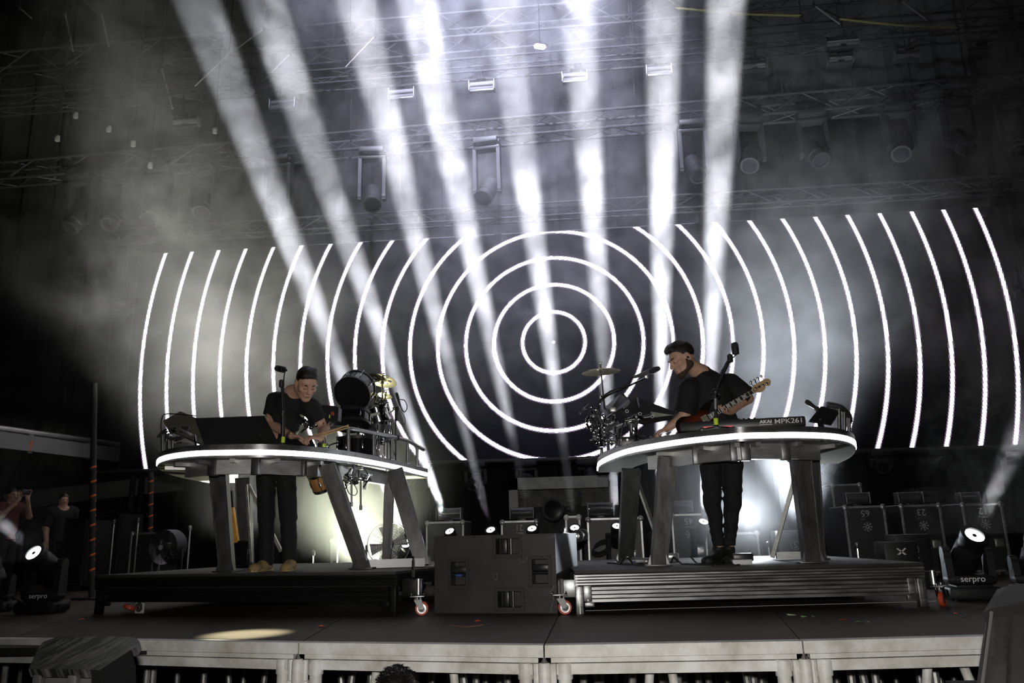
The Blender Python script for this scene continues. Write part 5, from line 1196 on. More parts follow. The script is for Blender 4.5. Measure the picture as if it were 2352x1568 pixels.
def face_bits(t, w, s, B, brow=HAIRD):
    for i in (-1, 1):
        m = MB(); m.tube([w(i*.018, .0995, .026), w(i*.032, .095, .031), w(i*.050, .078, .026)], [.0045*s, .005*s, .003*s], 6); m.build('eyebrow', brow, t)
        m = MB(); m.tube([w(i*.020, .0925, .001), w(i*.031, .0955, -.001), w(i*.043, .089, .001)], [.0022*s]*3, 5); m.build('eyelash', HAIRD, t)
    m = MB(); m.tube([w(-.017, .0975, -.0655), w(0, .1015, -.0645), w(.017, .0975, -.0655)], [.0018*s, .0024*s, .0018*s], 5); m.build('mouth', mat('lip_shadow', (.11, .035, .03), .5), t)
def add_hair(t, c, B, s, p0, n, top=(0, -.022, .046), r=(.083, .107, .094), extra=(), mt=HAIRD, name='hair', seed=0):
    w = lambda x, y, z: np.array(c)+B@(np.array((x, y, z))*s)
    H = Field(np.array(c)-.19*s, np.array(c)+.19*s, .0042)
    H.ell(w(*top), np.array(r)*s, B, .02)
    for e in extra: H.cap(w(*e[0]), w(*e[1]), e[2]*s, e[3]*s, .03)
    H.wrinkle(.0016, 330, seed)
    g = [H.lo[k]+H.h*np.arange(H.n[k])-np.array(c)[k] for k in range(3)]; X, Y, Z = g[0][:, None, None], g[1][None, :, None], g[2][None, None, :]
    lx, ly, lz = [(B[0, i]*X+B[1, i]*Y+B[2, i]*Z)/s for i in range(3)]
    line = np.interp(ly, *p0)+.003*np.sin(lx*150+seed)*np.sin(ly*170)+n*(lx/.07)**2*(ly > .04)
    H.F = np.maximum(H.F, ((line-lz)*.8*s).astype(np.float32))
    for i in (-1, 1): H.ell(w(i*.088, -.002, -.010), np.array((.026, .026, .034))*s, B, .006, True)   # leave the ears free
    return sdf_build(H, name, mt, t, 2)
def shoe(t, heel, toe, s=1., mt=None, sole=None):
    heel, toe = np.array(heel, float), np.array(toe, float); d = toe-heel; L_ = np.linalg.norm(d); d /= L_; sd = np.array((-d[1], d[0], 0)); z = np.array((0, 0, 1.))
    lo = np.minimum(heel, toe)-.12; hi = np.maximum(heel, toe)+.16; F = Field(lo, hi, .005)
    F.cap(heel+z*.045, heel+d*.08+z*.05, .042*s, .042*s, .03); F.cap(heel+d*.06+z*.045, toe-d*.05+z*.032, .044*s, .034*s, .03); F.ell(toe-d*.06+z*.03, (.05*s, .05*s, .032*s), None, .03)
    F.cap(heel+d*.03+z*.05, heel+d*.035+z*.115, .042*s, .046*s, .03)
    F.cut(heel+z*.004, (0, 0, -1)); o = sdf_build(F, 'shoe', mt, t, 1)
    m = MB(); poly = [heel-d*.035+sd*.034, heel+d*.1+sd*.036, toe-d*.09+sd*.046, toe-d*.03+sd*.036, toe-d*.005, toe-d*.03-sd*.036, toe-d*.09-sd*.046, heel+d*.1-sd*.036, heel-d*.035-sd*.034, heel-d*.05]
    m.prism([Vector(p)+Vector((0, 0, .001)) for p in poly], (0, 0, .022)); m.build('sole', sole, o, 30)
    m = MB()
    for k in range(4): p = heel+d*(.10+.025*k)+z*(.088-.009*k); m.cyl(p+sd*.025, p-sd*.025, .003, n=5)
    m.build('laces', sole if sole is not None else MATT, o)
def limbs(F, ps, rs, k=.02):
    for (a, b), (r1, r2) in zip(zip(ps, ps[1:]), zip(rs, rs[1:])): F.cap(a, b, r1, r2, k)
def bounds(pts, pad): P = np.array(pts); return P.min(0)-pad, P.max(0)+pad
# ------------------------------------------------------------------ the drummer
Yd = 6.98; P = lambda x, y, d=0: np.array(gy(x, y, Yd+d))
zr = LRZ+.0
dj = thing('person', 'man in a black t-shirt and jeans bending over the drum console', 'person', Vector((P(632, 1060)[0], Yd, LRZ)))
hipL, hipR = P(612, 1056), P(655, 1058); kneL, kneR = P(612, 1185, -.04), P(662, 1185, -.04); ankL, ankR = P(612, 1287, 0), P(666, 1286, 0)
ankL[2] = ankR[2] = LRZ+.10
pel, wai, che, upc, nek = P(634, 1048), P(641, 1005, -.02), P(655, 960, -.12), P(667, 928, -.19), P(671, 902, -.24)
shL, shR = P(633, 922, -.15), P(713, 934, -.22); elL, elR = P(620, 972, -.16), P(745, 985, -.16); wrL, wrR = P(671, 1001, -.42), P(735, 1006, -.44)
hc = P(703, 881, -.36); HB = headbasis((.50, -.62, -.60), (.30, -.42, .80)); hs = 1.12
lo, hi = bounds([hipL, hipR, ankL, ankR, shL, shR, elL, elR, wrL, wrR, hc], .2); lo[2] = LRZ-.02
F = Field(lo, hi, .006)
for a, b in ((hipL, kneL), (hipR, kneR)): F.cap(a, b, .083, .058)
for a, b in ((kneL, ankL), (kneR, ankR)): F.cap(a, b, .056, .040)
for a in (ankL, ankR): F.cap(a-np.array((0, -.02, .055)), a-np.array((0, .10, .07)), .026, .020)
F.cap(hipL, hipR, .10, .10); F.cap(pel, wai, .125, .115, .04, flat=((0, 1, 0), .8)); F.cap(wai, che, .115, .14, .05, flat=((0, 1, 0), .8)); F.cap(che, upc, .145, .12, .05, flat=((0, 1, 0), .8))
F.cap(shL, shR, .068, .068, .05); F.cap(upc, nek, .09, .065, .04)
limbs(F, [shL, elL, wrL], [.060, .047, .030]); limbs(F, [shR, elR, wrR], [.060, .047, .030])
hand(F, wrL, P(706, 1007, -.46)-wrL, (0.1, -.2, -1), 1.02, .35, 1); hand(F, wrR, P(717, 1004, -.49)-wrR, (0, .35, -1), 1.02, .75, -1)
w = add_head(F, hc, HB, hs, nek)
sdf_build(F, 'body', SKIN, dj)
face_bits(dj, w, hs, HB)
add_hair(dj, hc, HB, hs, ([-.12, -.07, -.03, .008, .020, .046, .10], [-.080, -.070, -.040, -.022, .034, .073, .086]), -.012, (0, -.016, .046), (.079, .104, .088), [((-.030, .055, .112), (.050, .078, .104), .018, .022), ((-.04, .01, .122), (.03, .05, .124), .020, .024), ((.05, .02, .10), (.06, .06, .085), .016, .016)], seed=1)
T = Field(lo, hi, .007)
T.cap(hipL+np.array((0, 0, .03)), hipR+np.array((0, 0, .03)), .118, .118); T.cap(pel, wai, .145, .140, .04, flat=((0, 1, 0), .82)); T.cap(wai, che, .140, .160, .05, flat=((0, 1, 0), .82)); T.cap(che, upc, .160, .130, .05, flat=((0, 1, 0), .82))
T.cap(shL, shR, .082, .082, .05); T.cap(upc, nek, .10, .075, .04); T.cap(shL, shL+(elL-shL)*.62, .080, .080, .03); T.cap(shR, shR+(elR-shR)*.62, .080, .080, .03)
T.wrinkle(.004, 34, 2)
for a, b in ((shL, elL), (shR, elR)):
    c = a+(b-a)*.60; d = (b-a)/np.linalg.norm(b-a); T.cap(c+d*.09, c+d*.14, .11, .11, .004, True)
T.cut(pel+np.array((0, 0, -.06)), (0, 0, -1)); T.ell(nek+np.array((.01, -.055, .045)), (.080, .085, .062), None, .008, True)
sdf_build(T, 'tshirt', SHIRT, dj)
T = Field(lo, hi, .007)
for a, b, c in ((hipL, kneL, ankL), (hipR, kneR, ankR)): T.cap(a, b, .096, .074); T.cap(b, c+np.array((0, 0, -.03)), .072, .060)
T.cap(hipL, hipR, .112, .112); T.cap(pel, wai-np.array((0, 0, .03)), .136, .125, .03, flat=((0, 1, 0), .8)); T.wrinkle(.0035, 42, 5)
T.cut((0, 0, LRZ+.045), (0, 0, -1)); T.cut(wai, (0, 0, 1)); sdf_build(T, 'jeans', JEANS, dj)
TAN = mat('tan_suede', (.30, .20, .09), .75); GUM = mat('gum_sole', (.42, .30, .12), .6)
for a, dx in ((ankL, -.03), (ankR, .05)): shoe(dj, (a[0], a[1]+.04, LRZ), (a[0]+dx, a[1]-.24, LRZ), 1, TAN, GUM)
d = Vector(wrL-elL).normalized(); MB().lathe([(.036, -.012), (.040, -.010), (.040, .010), (.036, .012)], Vector(wrL)-d*.02, d, 18, close=True).build('wristband', MATT, dj)
MB().rbox(Vector(wrL)-d*.02+Vector((0, -.036, .015)), (.035, .012, .03), .004).build('watch_face', mat('brass_watch', (.45, .36, .12), .3, .8), dj)
MB().ball(w(-.087, .0, -.008), .010, 8).build('ear_monitor', mat('clear_plastic', (.35, .33, .3), .25), dj)
STICK = mat('stick_wood', (.50, .32, .14), .45)
t = thing('drumstick', 'wooden drumstick held in the drummer\'s fist, the upper of the pair', 'drumstick', Vector(P(712, 1004, -.46)), group='pair of drumsticks')
MB().lathe([(.007, 0), (.008, .02), (.0075, .25), (.0045, .34)], P(707, 1005, -.46), Vector(P(762, 988, -.40)-P(707, 1005, -.46)), 10).build('shaft', STICK, t); MB().ball(Vector(P(707, 1005, -.46))+Vector(P(762, 988, -.40)-P(707, 1005, -.46)).normalized()*.345, .008, 8).build('tip', STICK, t)
t = thing('drumstick', 'wooden drumstick lying below its twin across the drummer\'s hands', 'drumstick', Vector(P(712, 1010, -.48)), group='pair of drumsticks')
MB().lathe([(.007, 0), (.008, .02), (.0075, .25), (.0045, .34)], P(709, 1010, -.49), Vector(P(760, 994, -.43)-P(709, 1010, -.49)), 10).build('shaft', STICK, t); MB().ball(Vector(P(709, 1010, -.49))+Vector(P(760, 994, -.43)-P(709, 1010, -.49)).normalized()*.345, .008, 8).build('tip', STICK, t)
# ------------------------------------------------------------------ the bass player
Yb = 6.95; P = lambda x, y, d=0: np.array(gy(x, y, Yb+d))
bp_ = thing('person', 'bearded man in a loose black t-shirt playing a bass guitar behind the keyboard console', 'person', Vector((P(1660, 1040)[0], Yb, RRZ)))
hipL, hipR = P(1633, 1035), P(1680, 1036); kneL, kneR = P(1636, 1150, -.05), P(1683, 1150, -.03); ankL, ankR = P(1651, 1255, 0), P(1676, 1255, .03)
ankL[2] = ankR[2] = RRZ+.11
pel, wai, che, upc, nek = P(1656, 1020), P(1650, 985, -.02), P(1634, 925, -.07), P(1628, 888, -.12), P(1610, 856, -.16)
shL, shR = P(1584, 893, -.18), P(1674, 884, -.02); elL, elR = P(1571, 958, -.16), P(1717, 915, .04); wrL, wrR = P(1532, 984, -.14), P(1678, 945, -.20)
hc = P(1567, 825, -.24); HB = headbasis((-.84, -.34, -.42), (-.42, -.10, .90)); hs = 1.13
lo, hi = bounds([hipL, hipR, ankL, ankR, shL, shR, elL, elR, wrL, wrR, hc], .2); lo[2] = RRZ-.02
F = Field(lo, hi, .006)
for a, b in ((hipL, kneL), (hipR, kneR)): F.cap(a, b, .085, .058)
for a, b in ((kneL, ankL), (kneR, ankR)): F.cap(a, b, .050, .031)
for a, dx in ((ankL, -.06), (ankR, -.02)): F.cap(a-np.array((0, -.02, .06)), a-np.array((-dx, .10, .08)), .026, .020)
F.cap(hipL, hipR, .10, .10); F.cap(pel, wai, .125, .12, .04, flat=((0, 1, 0), .8)); F.cap(wai, che, .12, .15, .05, flat=((0, 1, 0), .8)); F.cap(che, upc, .15, .13, .05, flat=((0, 1, 0), .8))
F.cap(shL, shR, .07, .07, .05); F.cap(upc, nek, .09, .065, .04)
limbs(F, [shL, elL, wrL], [.062, .050, .031]); limbs(F, [shR, elR, wrR], [.062, .048, .031])
hand(F, wrL, P(1513, 993, -.16)-wrL, (.25, -.1, -1), 1.05, .55, -1); hand(F, wrR, P(1656, 948, -.30)-wrR, (-.25, -.65, .55), 1.02, .52, 1)
w = add_head(F, hc, HB, hs, nek)
sdf_build(F, 'body', SKIN, bp_)
face_bits(bp_, w, hs, HB, BEARD)
add_hair(bp_, hc, HB, hs, ([-.12, -.07, -.03, .008, .020, .046, .10], [-.080, -.070, -.040, -.022, .034, .073, .086]), -.010, (0, -.020, .045), (.078, .103, .088), [((-.03, .062, .102), (.03, .062, .102), .026, .026), ((0, -.03, .118), (0, .05, .115), .028, .026)], seed=3)
H = Field(hc-.2, hc+.2, .0042); w_ = w
Eb = lambda p, r, k=.02, sub=False: H.ell(w_(*p), np.array(r)*hs, HB, k, sub)
for i in (-1, 1): H.cap(w_(i*.066, .0, -.02), w_(i*.052, -.004, -.058), .017*hs, .022*hs, .02); H.cap(w_(i*.052, -.004, -.056), w_(i*.016, .070, -.102), .025*hs, .024*hs, .03)
Eb((0, .076, -.104), (.026, .022, .020)); H.cap(w_(-.016, .085, -.0535), w_(.016, .085, -.0535), .0072*hs, .0072*hs, .012); H.wrinkle(.0015, 300, 4)
Eb((0, .10, -.066), (.024, .022, .010), .006, True); sdf_build(H, 'beard', BEARD, bp_, 1)
T = Field(lo, hi, .007)
T.cap(pel+np.array((-.05, 0, 0)), pel+np.array((.05, 0, 0)), .15, .15); T.cap(pel, wai, .165, .160, .04, flat=((0, 1, 0), .85)); T.cap(wai, che, .165, .175, .05, flat=((0, 1, 0), .85)); T.cap(che, upc, .175, .145, .05, flat=((0, 1, 0), .82))
T.cap(shL, shR, .085, .09, .05); T.cap(upc, nek, .10, .078, .04); T.cap(shL, shL+(elL-shL)*.95, .092, .098, .03); T.cap(shR, shR+(elR-shR)*.9, .098, .105, .03)
T.wrinkle(.0055, 28, 1)
for a, b, u in ((shL, elL, .88), (shR, elR, .86)):
    c = a+(b-a)*u; d = (b-a)/np.linalg.norm(b-a); T.cap(c+d*.10, c+d*.16, .135, .135, .004, True)
T.cut(pel+np.array((0, 0, -.06)), (0, 0, -1)); T.ell(nek+np.array((-.02, -.035, .05)), (.080, .085, .06), None, .008, True)
sdf_build(T, 'tshirt', SHIRT, bp_)
T = Field(lo, hi, .007)
for a, b, c in ((hipL, kneL, ankL), (hipR, kneR, ankR)): T.cap(a, b, .102, .072); T.cap(b, c+np.array((0, 0, .04)), .070, .046)
T.cap(hipL, hipR, .115, .115); T.cap(pel, wai, .13, .125, .03, flat=((0, 1, 0), .8)); T.wrinkle(.006, 46, 7)
T.cut((0, 0, ankL[2]+.03), (0, 0, -1)); T.cut(wai, (0, 0, 1)); sdf_build(T, 'trousers', JEANS, bp_)
BSH = mat('black_trainer', (.010, .010, .010), .6); BSO = mat('black_sole', (.016, .016, .016), .7)
shoe(bp_, (ankL[0]+.01, ankL[1]+.04, RRZ), (ankL[0]-.15, ankL[1]-.25, RRZ), 1.05, BSH, BSO); shoe(bp_, (ankR[0], ankR[1]+.04, RRZ), (ankR[0]-.05, ankR[1]-.26, RRZ), 1.05, BSH, BSO)
MB().ball(w(-.087, .0, -.008), .011, 8).build('ear_monitor', MATT, bp_)
# ------------------------------------------------------------------ the bass guitar
G0 = Vector(P(1583, 985, -.30)); G1 = Vector(P(1728, 901, -.27)); gu = (G1-G0).normalized(); gn = Vector((.1, -1, .15)); gn = (gn-gu*gn.dot(gu)).normalized(); gv = gn.cross(gu)*-1
if gv.z < 0: gv = -gv
GL = (G1-G0).length; k_ = GL/.864
g = thing('bass_guitar', 'dark sunburst bass guitar with a pale wooden headstock, slung on the bass player', 'bass guitar', G0)
gw = lambda u, v, n=0: G0+gu*u*k_+gv*v*k_+gn*n*k_
outl = [(-.13, .0), (-.12, .10), (-.07, .155), (0, .165), (.08, .13), (.16, .115), (.24, .135), (.32, .165), (.375, .155), (.385, .125), (.34, .09), (.30, .045), (.30, -.03), (.32, -.06), (.35, -.095), (.34, -.13), (.28, -.14), (.20, -.115), (.12, -.12), (.03, -.165), (-.05, -.165), (-.11, -.11)]
o2 = [(p.x, p.y) for p in spline([(a, b, 0) for a, b in outl], 4, True)]
SUNB = bpy.data.materials.new('sunburst_finish'); SUNB.use_nodes = True; nt = SUNB.node_tree; b_ = nt.nodes['Principled BSDF']; b_.inputs['Roughness'].default_value = .12
at = nt.nodes.new('ShaderNodeAttribute'); at.attribute_name = 'burst'; rp = nt.nodes.new('ShaderNodeValToRGB'); nt.links.new(at.outputs['Fac'], rp.inputs[0]); nt.links.new(rp.outputs[0], b_.inputs['Base Color'])
rp.color_ramp.elements[0].position = .25; rp.color_ramp.elements[0].color = (.010, .005, .004, 1); rp.color_ramp.elements[1].position = .8; rp.color_ramp.elements[1].color = (.11, .022, .008, 1)
m = MB(); rings = []; cc = (.10, .0)
for sc_, n_ in ((1, -.022), (1.0, .010), (.965, .020), (.8, .021), (.6, .0212), (.35, .0214), (.12, .0215)): rings.append([gw(cc[0]+(a-cc[0])*sc_, cc[1]+(b-cc[1])*sc_, n_) for a, b in o2])
for r1, r2 in zip(rings, rings[1:]): m.band(r1, r2, True)
n_ = len(o2); m.add(rings[0], [tuple(range(n_))]); m.add(rings[-1], [tuple(range(n_))])
o = m.build('body', SUNB, g, 40); me = o.data
A_ = me.attributes.new('burst', 'FLOAT', 'POINT'); vals = [v for sc_, v in ((0, 0), (0, 0), (0, .05), (0, .45), (0, .8), (0, 1), (0, 1)) for _ in range(n_)]
X_ = [0.0]*len(me.vertices)
# the ring a vertex lies on gives its place in the burst
for i, v in enumerate(me.vertices):
    p = XF[g.name].inverted() @ v.co-G0; a, b = p.dot(gu)/k_, p.dot(gv)/k_; h = p.dot(gn)/k_
    if h > .015: X_[i] = max(0, min(1, 1.15-math.hypot((a-cc[0])/.27, (b-cc[1])/.16)))
A_.data.foreach_set('value', X_)
MAPLE = mat('maple', (.52, .36, .20), .4, noise=(.45, .30, .16), nscale=14); ROSE = mat('rosewood', (.018, .011, .008), .4)
MB().prism([gw(.24, .030, .004), gw(.864, .021, .004), gw(.864, -.021, .004), gw(.24, -.030, .004)], gn*.022*k_).build('neck', MAPLE, g, 0)
fb = MB().prism([gw(.21, .031, .027), gw(.864, .0215, .027), gw(.864, -.0215, .027), gw(.21, -.031, .027)], gn*.006*k_).build('fingerboard', ROSE, g, 0)
INL = mat('pearl_inlay', (.62, .60, .52), .3)
fr = [.864*(2**(-i/12)) for i in range(0, 21)]
m = MB()
for f in fr: m.beam(gw(f, -.028, .034), gw(f, .028, .034), .0022, .003)
m.build('frets', STEEL, g)
for i in (3, 5, 7, 9, 12, 15, 17, 19):
    f = (fr[i]+fr[i-1])/2; hw_ = (fr[i-1]-fr[i])*.33
    for v0, v1 in ((-.019, .019),): MB().prism([gw(f-hw_, v0, .0332), gw(f+hw_, v0, .0332), gw(f+hw_, v1, .0332), gw(f-hw_, v1, .0332)], gn*.0008).build('inlay', INL, g, 0)
MB().prism([gw(.21, .0315, .0265), gw(.864, .022, .0265), gw(.864, .0205, .0265), gw(.21, .030, .0265)], gn*.007*k_).build('binding', INL, g, 0)
MB().prism([gw(.21, -.0315, .0265), gw(.864, -.022, .0265), gw(.864, -.0205, .0265), gw(.21, -.030, .0265)], gn*.007*k_).build('binding', INL, g, 0)
hd_ = [(.864, .021), (.885, .045), (.92, .058), (1.0, .062), (1.08, .060), (1.11, .040), (1.115, .0), (1.09, -.028), (1.055, -.030), (1.035, -.018), (1.01, -.040), (.97, -.055), (.93, -.045), (.90, -.025), (.864, -.021)]
MB().prism([gw(a, b, .004) for a, b in hd_], gn*.018*k_).build('headstock', MAPLE, g, 30)
for i in range(4):
    u = .915+.048*i; m = MB(); m.cyl(gw(u, .018-.006*i, .02), gw(u, .018-.006*i, .042), .009*k_, n=10); m.lathe([(.014*k_, 0), (.014*k_, .004)], gw(u, .018-.006*i, .022), gn, 12)
    m.cyl(gw(u, .05, .010), gw(u, .095, .010), .004*k_, n=6); m.build('tuner', CHROME, g)
    m = MB(); m.ball(gw(u, .108, .010), (.016*k_, .010*k_, .020*k_), 10); m.build('tuner_key', STEEL, g)
    v0 = -.024+.016*i; v1 = -.015+.010*i; MB().cyl(gw(-.01, v0, .040), gw(.90+.03*i, v1+.002, .036), .0016, n=5).build('string', mat('string', (.75, .72, .65), .3, 1.), g)
MB().rbox(gw(-.012, 0, .03), (.05*k_, .02*k_, .09*k_), .004, Matrix((gu, gn, gv)).transposed()).build('bridge', CHROME, g)
for i in range(4): MB().cyl(gw(-.03, -.024+.016*i, .042), gw(.01, -.024+.016*i, .042), .0055*k_, n=8).build('saddle', CHROME, g)
for u in (.215,): MB().rbox(gw(u, 0, .029), (.075*k_, .016*k_, .10*k_), .006, Matrix((gu, gn, gv)).transposed()).build('pickup_cover', mat('cream_pickup', (.42, .38, .28), .3, noise=(.12, .11, .09), nscale=60), g)
MB().prism([gw(.02, -.05, .0216), gw(.30, -.045, .0216), gw(.33, -.12, .0216), (gw(.2, -.105, .0216)), gw(.1, -.11, .0216)], gn*.002).build('pickguard', mat('pickguard', (.016, .010, .009), .2), g, 0)
for u, v in ((.03, -.085), (-.02, -.10)): MB().lathe([(.012*k_, 0), (.012*k_, .012), (.009*k_, .015)], gw(u, v, .022), gn, 12).build('control_knob', CHROME, g)
MB().tube(spline([gw(.37, .14, .0), Vector(P(1655, 870, -.20)), Vector(P(1660, 850, -.05)), Vector(P(1655, 862, .10))], 6), [.012]*19, 6).build('strap', MATT, g)
m = MB(); m.tube(spline([gw(.05, -.1, .03), gw(.1, -.16, .05), gw(.16, -.22, .05), gw(.2, -.28, .02)], 5), .004, 6); m.build('cable', RUBBER, g)
INKY = mat('black_hair', (.006, .005, .005), .35)
# ------------------------------------------------------------------ onlookers and the spectator in the pit
def bystander(lab, base, H, face, shirt, pose='stand', vox=.012, messy=False):
    b = np.array(base, float); f = np.array((face[0], face[1], 0.)); f /= np.linalg.norm(f); sd = np.array((f[1], -f[0], 0)); z = np.array((0, 0, 1.)); q = H/1.75
    W_ = lambda s, f_, h: b+(sd*s+f*f_+z*h)*q
    t = thing('person', lab, 'person', Vector(b))
    hc = W_(0, .03, 1.63); HB = headbasis(f+np.array((0, 0, -.1)), (0, 0, 1))
    sh = [W_(s*.19, 0, 1.42) for s in (-1, 1)]
    if pose == 'phone': el = [W_(s*.26, .18, 1.25) for s in (-1, 1)]; wr = [W_(s*.08, .34, 1.55) for s in (-1, 1)]; hd = (0, 0.1, 1)
    else: el = [W_(s*.25, -.02, 1.12) for s in (-1, 1)]; wr = [W_(s*.24, .08, .88) for s in (-1, 1)]; hd = (0, 0, -1)
    lo, hi = bounds([b, hc, *sh, *el, *wr], .3); F = Field(lo, hi, vox)
    for i, s in enumerate((-1, 1)):
        limbs(F, [W_(s*.09, 0, .90), W_(s*.10, .01, .49), W_(s*.10, -.01, .09)], [.085, .057, .04]); F.cap(W_(s*.10, -.03, .04), W_(s*.11, .14, .035), .04, .032)
        limbs(F, [sh[i], el[i], wr[i]], [.058, .045, .03]); hand(F, wr[i], hd, f, 1.0, .4, s)
    F.cap(W_(0, 0, .93), W_(0, 0, 1.12), .125, .12, .04, flat=(f, .75)); F.cap(W_(0, 0, 1.12), W_(0, 0, 1.36), .12, .14, .05, flat=(f, .75)); F.cap(sh[0], sh[1], .065, .065, .05)
    w = add_head(F, hc, HB, q, W_(0, 0, 1.42)); sdf_build(F, 'body', SKIN, t); face_bits(t, w, q, HB)
    add_hair(t, hc, HB, q, ([-.12, -.07, -.03, .008, .020, .046, .10], [-.080, -.070, -.040, -.022, .034, .073, .086]), -.01, seed=5, mt=INKY if messy else HAIRD)
    if messy:                                               # short unruly strands standing off the crown
        rg = random.Random(9); m = MB()
        for i in range(420):
            u, v = rg.uniform(0, 2*PI), rg.uniform(.05, 1.35); d = Vector((math.sin(v)*math.cos(u), math.sin(v)*math.sin(u), math.cos(v)))
            r0 = w(d.x*.082, -.022+d.y*.104, .046+d.z*.090); e = Vector((d.x+rg.uniform(-.7, .7), d.y+rg.uniform(-.7, .7), d.z*.8+rg.uniform(-.3, .5))).normalized(); L_ = rg.uniform(.010, .024)
            m.tube([Vector(r0)-e*.006, Vector(r0)+e*L_*.6, Vector(r0)+e*L_+Vector((rg.uniform(-.012, .012), rg.uniform(-.012, .012), -.006))], [.0030, .0022, .0006], 4)
        m.build('hair_strands', INKY, t, kind='stuff')
    T = Field(lo, hi, vox); T.cap(W_(0, 0, .88), W_(0, 0, 1.12), .15, .14, .04, flat=(f, .8)); T.cap(W_(0, 0, 1.12), W_(0, 0, 1.36), .14, .16, .05, flat=(f, .8)); T.cap(sh[0], sh[1], .08, .08, .05)
    for i in (0, 1): T.cap(sh[i], sh[i]+(el[i]-sh[i])*.7, .075, .07)
    T.cut(W_(0, 0, .84), -z); T.ell(W_(0, .06, 1.50), (.08, .08, .07), None, .01, True); sdf_build(T, 'tshirt', shirt, t)
    T = Field(lo, hi, vox)
    for s in (-1, 1): T.cap(W_(s*.09, 0, .90), W_(s*.10, .01, .49), .10, .075); T.cap(W_(s*.10, .01, .49), W_(s*.10, -.01, .09), .074, .062)
    T.cap(W_(-.06, 0, .93), W_(.06, 0, .93), .11, .11); T.cut(W_(0, 0, .05), -z); T.cut(W_(0, 0, .99), z); sdf_build(T, 'trousers', JEANS, t)
    for s in (-1, 1): shoe(t, W_(s*.10, -.03, 0), W_(s*.12, .2, 0), q, BSH, BSO)
    return t, wr
c = gy(147, 1135, 11.2); bystander('onlooker in black standing in the dark left of the nearer striped mast', (c.x, 11.2, 0), c.z*1.0, (.75, -.6), SHIRT)
c = gy(28, 1122, 11.6); t, wr = bystander('onlooker in a dull red shirt holding a phone up, at the left edge', (c.x, 11.6, 0), c.z, (.9, -.3), mat('dull_red_shirt', (.10, .015, .015), .8), 'phone')
m = (Vector(wr[0])+Vector(wr[1]))/2+Vector((.05, -.01, .10)); ph = thing('phone', 'black phone held up by the onlooker in the dull red shirt', 'phone', m, rz=.3)
MB().rbox(m, (.012, .16, .08), .004).build('body', PLASTIC, ph); MB().rbox(m+Vector((.007, .05, .02)), (.004, .02, .02), .002).build('camera_bump', LENS, ph)
c = gy(906, 1526, 3.75); bystander('dark haired spectator seen from the crown only, in the pit below the stage edge', (c.x, 3.75+.02, -1.85), 1.85+c.z-.035, (.1, 1), SHIRT, messy=True)
# ================================================================== overhead rigging
def seg(a, b, Y): return gy(a[0], a[1], Y), gy(b[0], b[1], Y)
def big_truss(lab, a, b, Y, s, n, r=.026, cat='truss'):
    p, q = seg(a, b, Y); t = thing('lighting_truss', lab, cat, (p+q)/2)
    a_, b_, d = frame(q-p); offs = [a_*s/2*i+b_*s/2*j for i, j in ((-1, -1), (1, -1), (1, 1), (-1, 1))]
    for o in offs: MB().cyl(p+o, q+o, r, n=8).build('chord', TRUSS, t)
    for k in range(n):
        P0, P1 = p.lerp(q, k/n), p.lerp(q, (k+1)/n)
        for i in range(4):
            o1, o2 = offs[i], offs[(i+1) % 4]; MB().cyl(P0+(o1 if k % 2 else o2), P1+(o2 if k % 2 else o1), r*.5, n=5, cap=False).build('lacing_bar', TRUSS, t, world=True)
    for k in (.12, .38, .62, .88):                            # chains up to the roof
        c = p.lerp(q, k); MB().cyl(c, (c.x, c.y, 12.54), .012, n=5, cap=False).build('hoist_chain', SOOT, t)
    return t, p, q
tA, pA, qA = big_truss('highest lighting truss, crossing the picture near the top behind the beams', (-200, 180), (2600, -55), 12.7, .48, 34)
tC, pC, qC = big_truss('lighting truss carrying the row of big hanging moving heads', (-150, 415), (2600, 180), 12.5, .33, 40)
tD, pD, qD = big_truss('header truss just above the LED screen', (250, 545), (2420, 418), 13.42, .24, 40, .02)
tB, pB, qB = big_truss('lighting truss from which the short strobe bars hang', (-150, 255), (2600, 40), 12.3, .26, 36, .02)
def on(p, q, px):                                            # point of a truss seen at that picture column
    lo, hi = 0., 1.
    for _ in range(40):
        m = (lo+hi)/2; v = p.lerp(q, m)-CAM; x = 1176+FPX*v.dot(RT)/v.dot(FWD)
        if x < px: lo = m
        else: hi = m
    return p.lerp(q, lo)
for c in (.02, .98):
    p = pD.lerp(qD, c); MB().cyl((p.x, p.y+.12, SC.z+hh-.3), p+Vector((0, .12, 0)), .02, n=6).build('hanger', SOOT, tD)
# strobes hanging in a row
REFL = mat('bright_reflector', (.8, .8, .8), .2, 1.)
for i, (x, y) in enumerate(((420, 275), (645, 236), (920, 212), (1105, 194), (1320, 173), (1515, 158), (1735, 146), (1935, 129), (2090, 122), (2255, 112))):
    Y = 12.08; where = ['far left above the hanging heads', 'behind the second beam from the left', 'faint in the haze right of the third beam', 'between the fourth and fifth beams', 'across the sixth beam, brightest of the row', 'across the seventh beam', 'first one right of all the beams', 'under the wider double bar', 'third one right of all the beams', 'last one before the right edge'][i]
    hw_ = 29; t = strobe('hanging strobe bar, '+where, x-hw_, x+hw_, y-11, y+11, Y, 'strobe bars hanging from the truss', REFL)
    c = gy(x, y-11, Y+.12); e = on(pB, qB, x); MB().cyl(c, (c.x, e.y-.13, e.z-.13), .014, n=6).rbox((c.x, Y+.12, c.z+.01), (.16, .08, .03), .004).build('hanging_clamp', SOOT, t)
t = strobe('wide double bar fixture hanging above a strobe at the right', 1900, 1979, 80, 105, 12.05, None)
if 'group' in t: del t['group']
c = gy(1940, 80, 12.15); MB().cyl(c, c+Vector((0, .1, .4)), .014, n=6).build('hanging_clamp', SOOT, t)
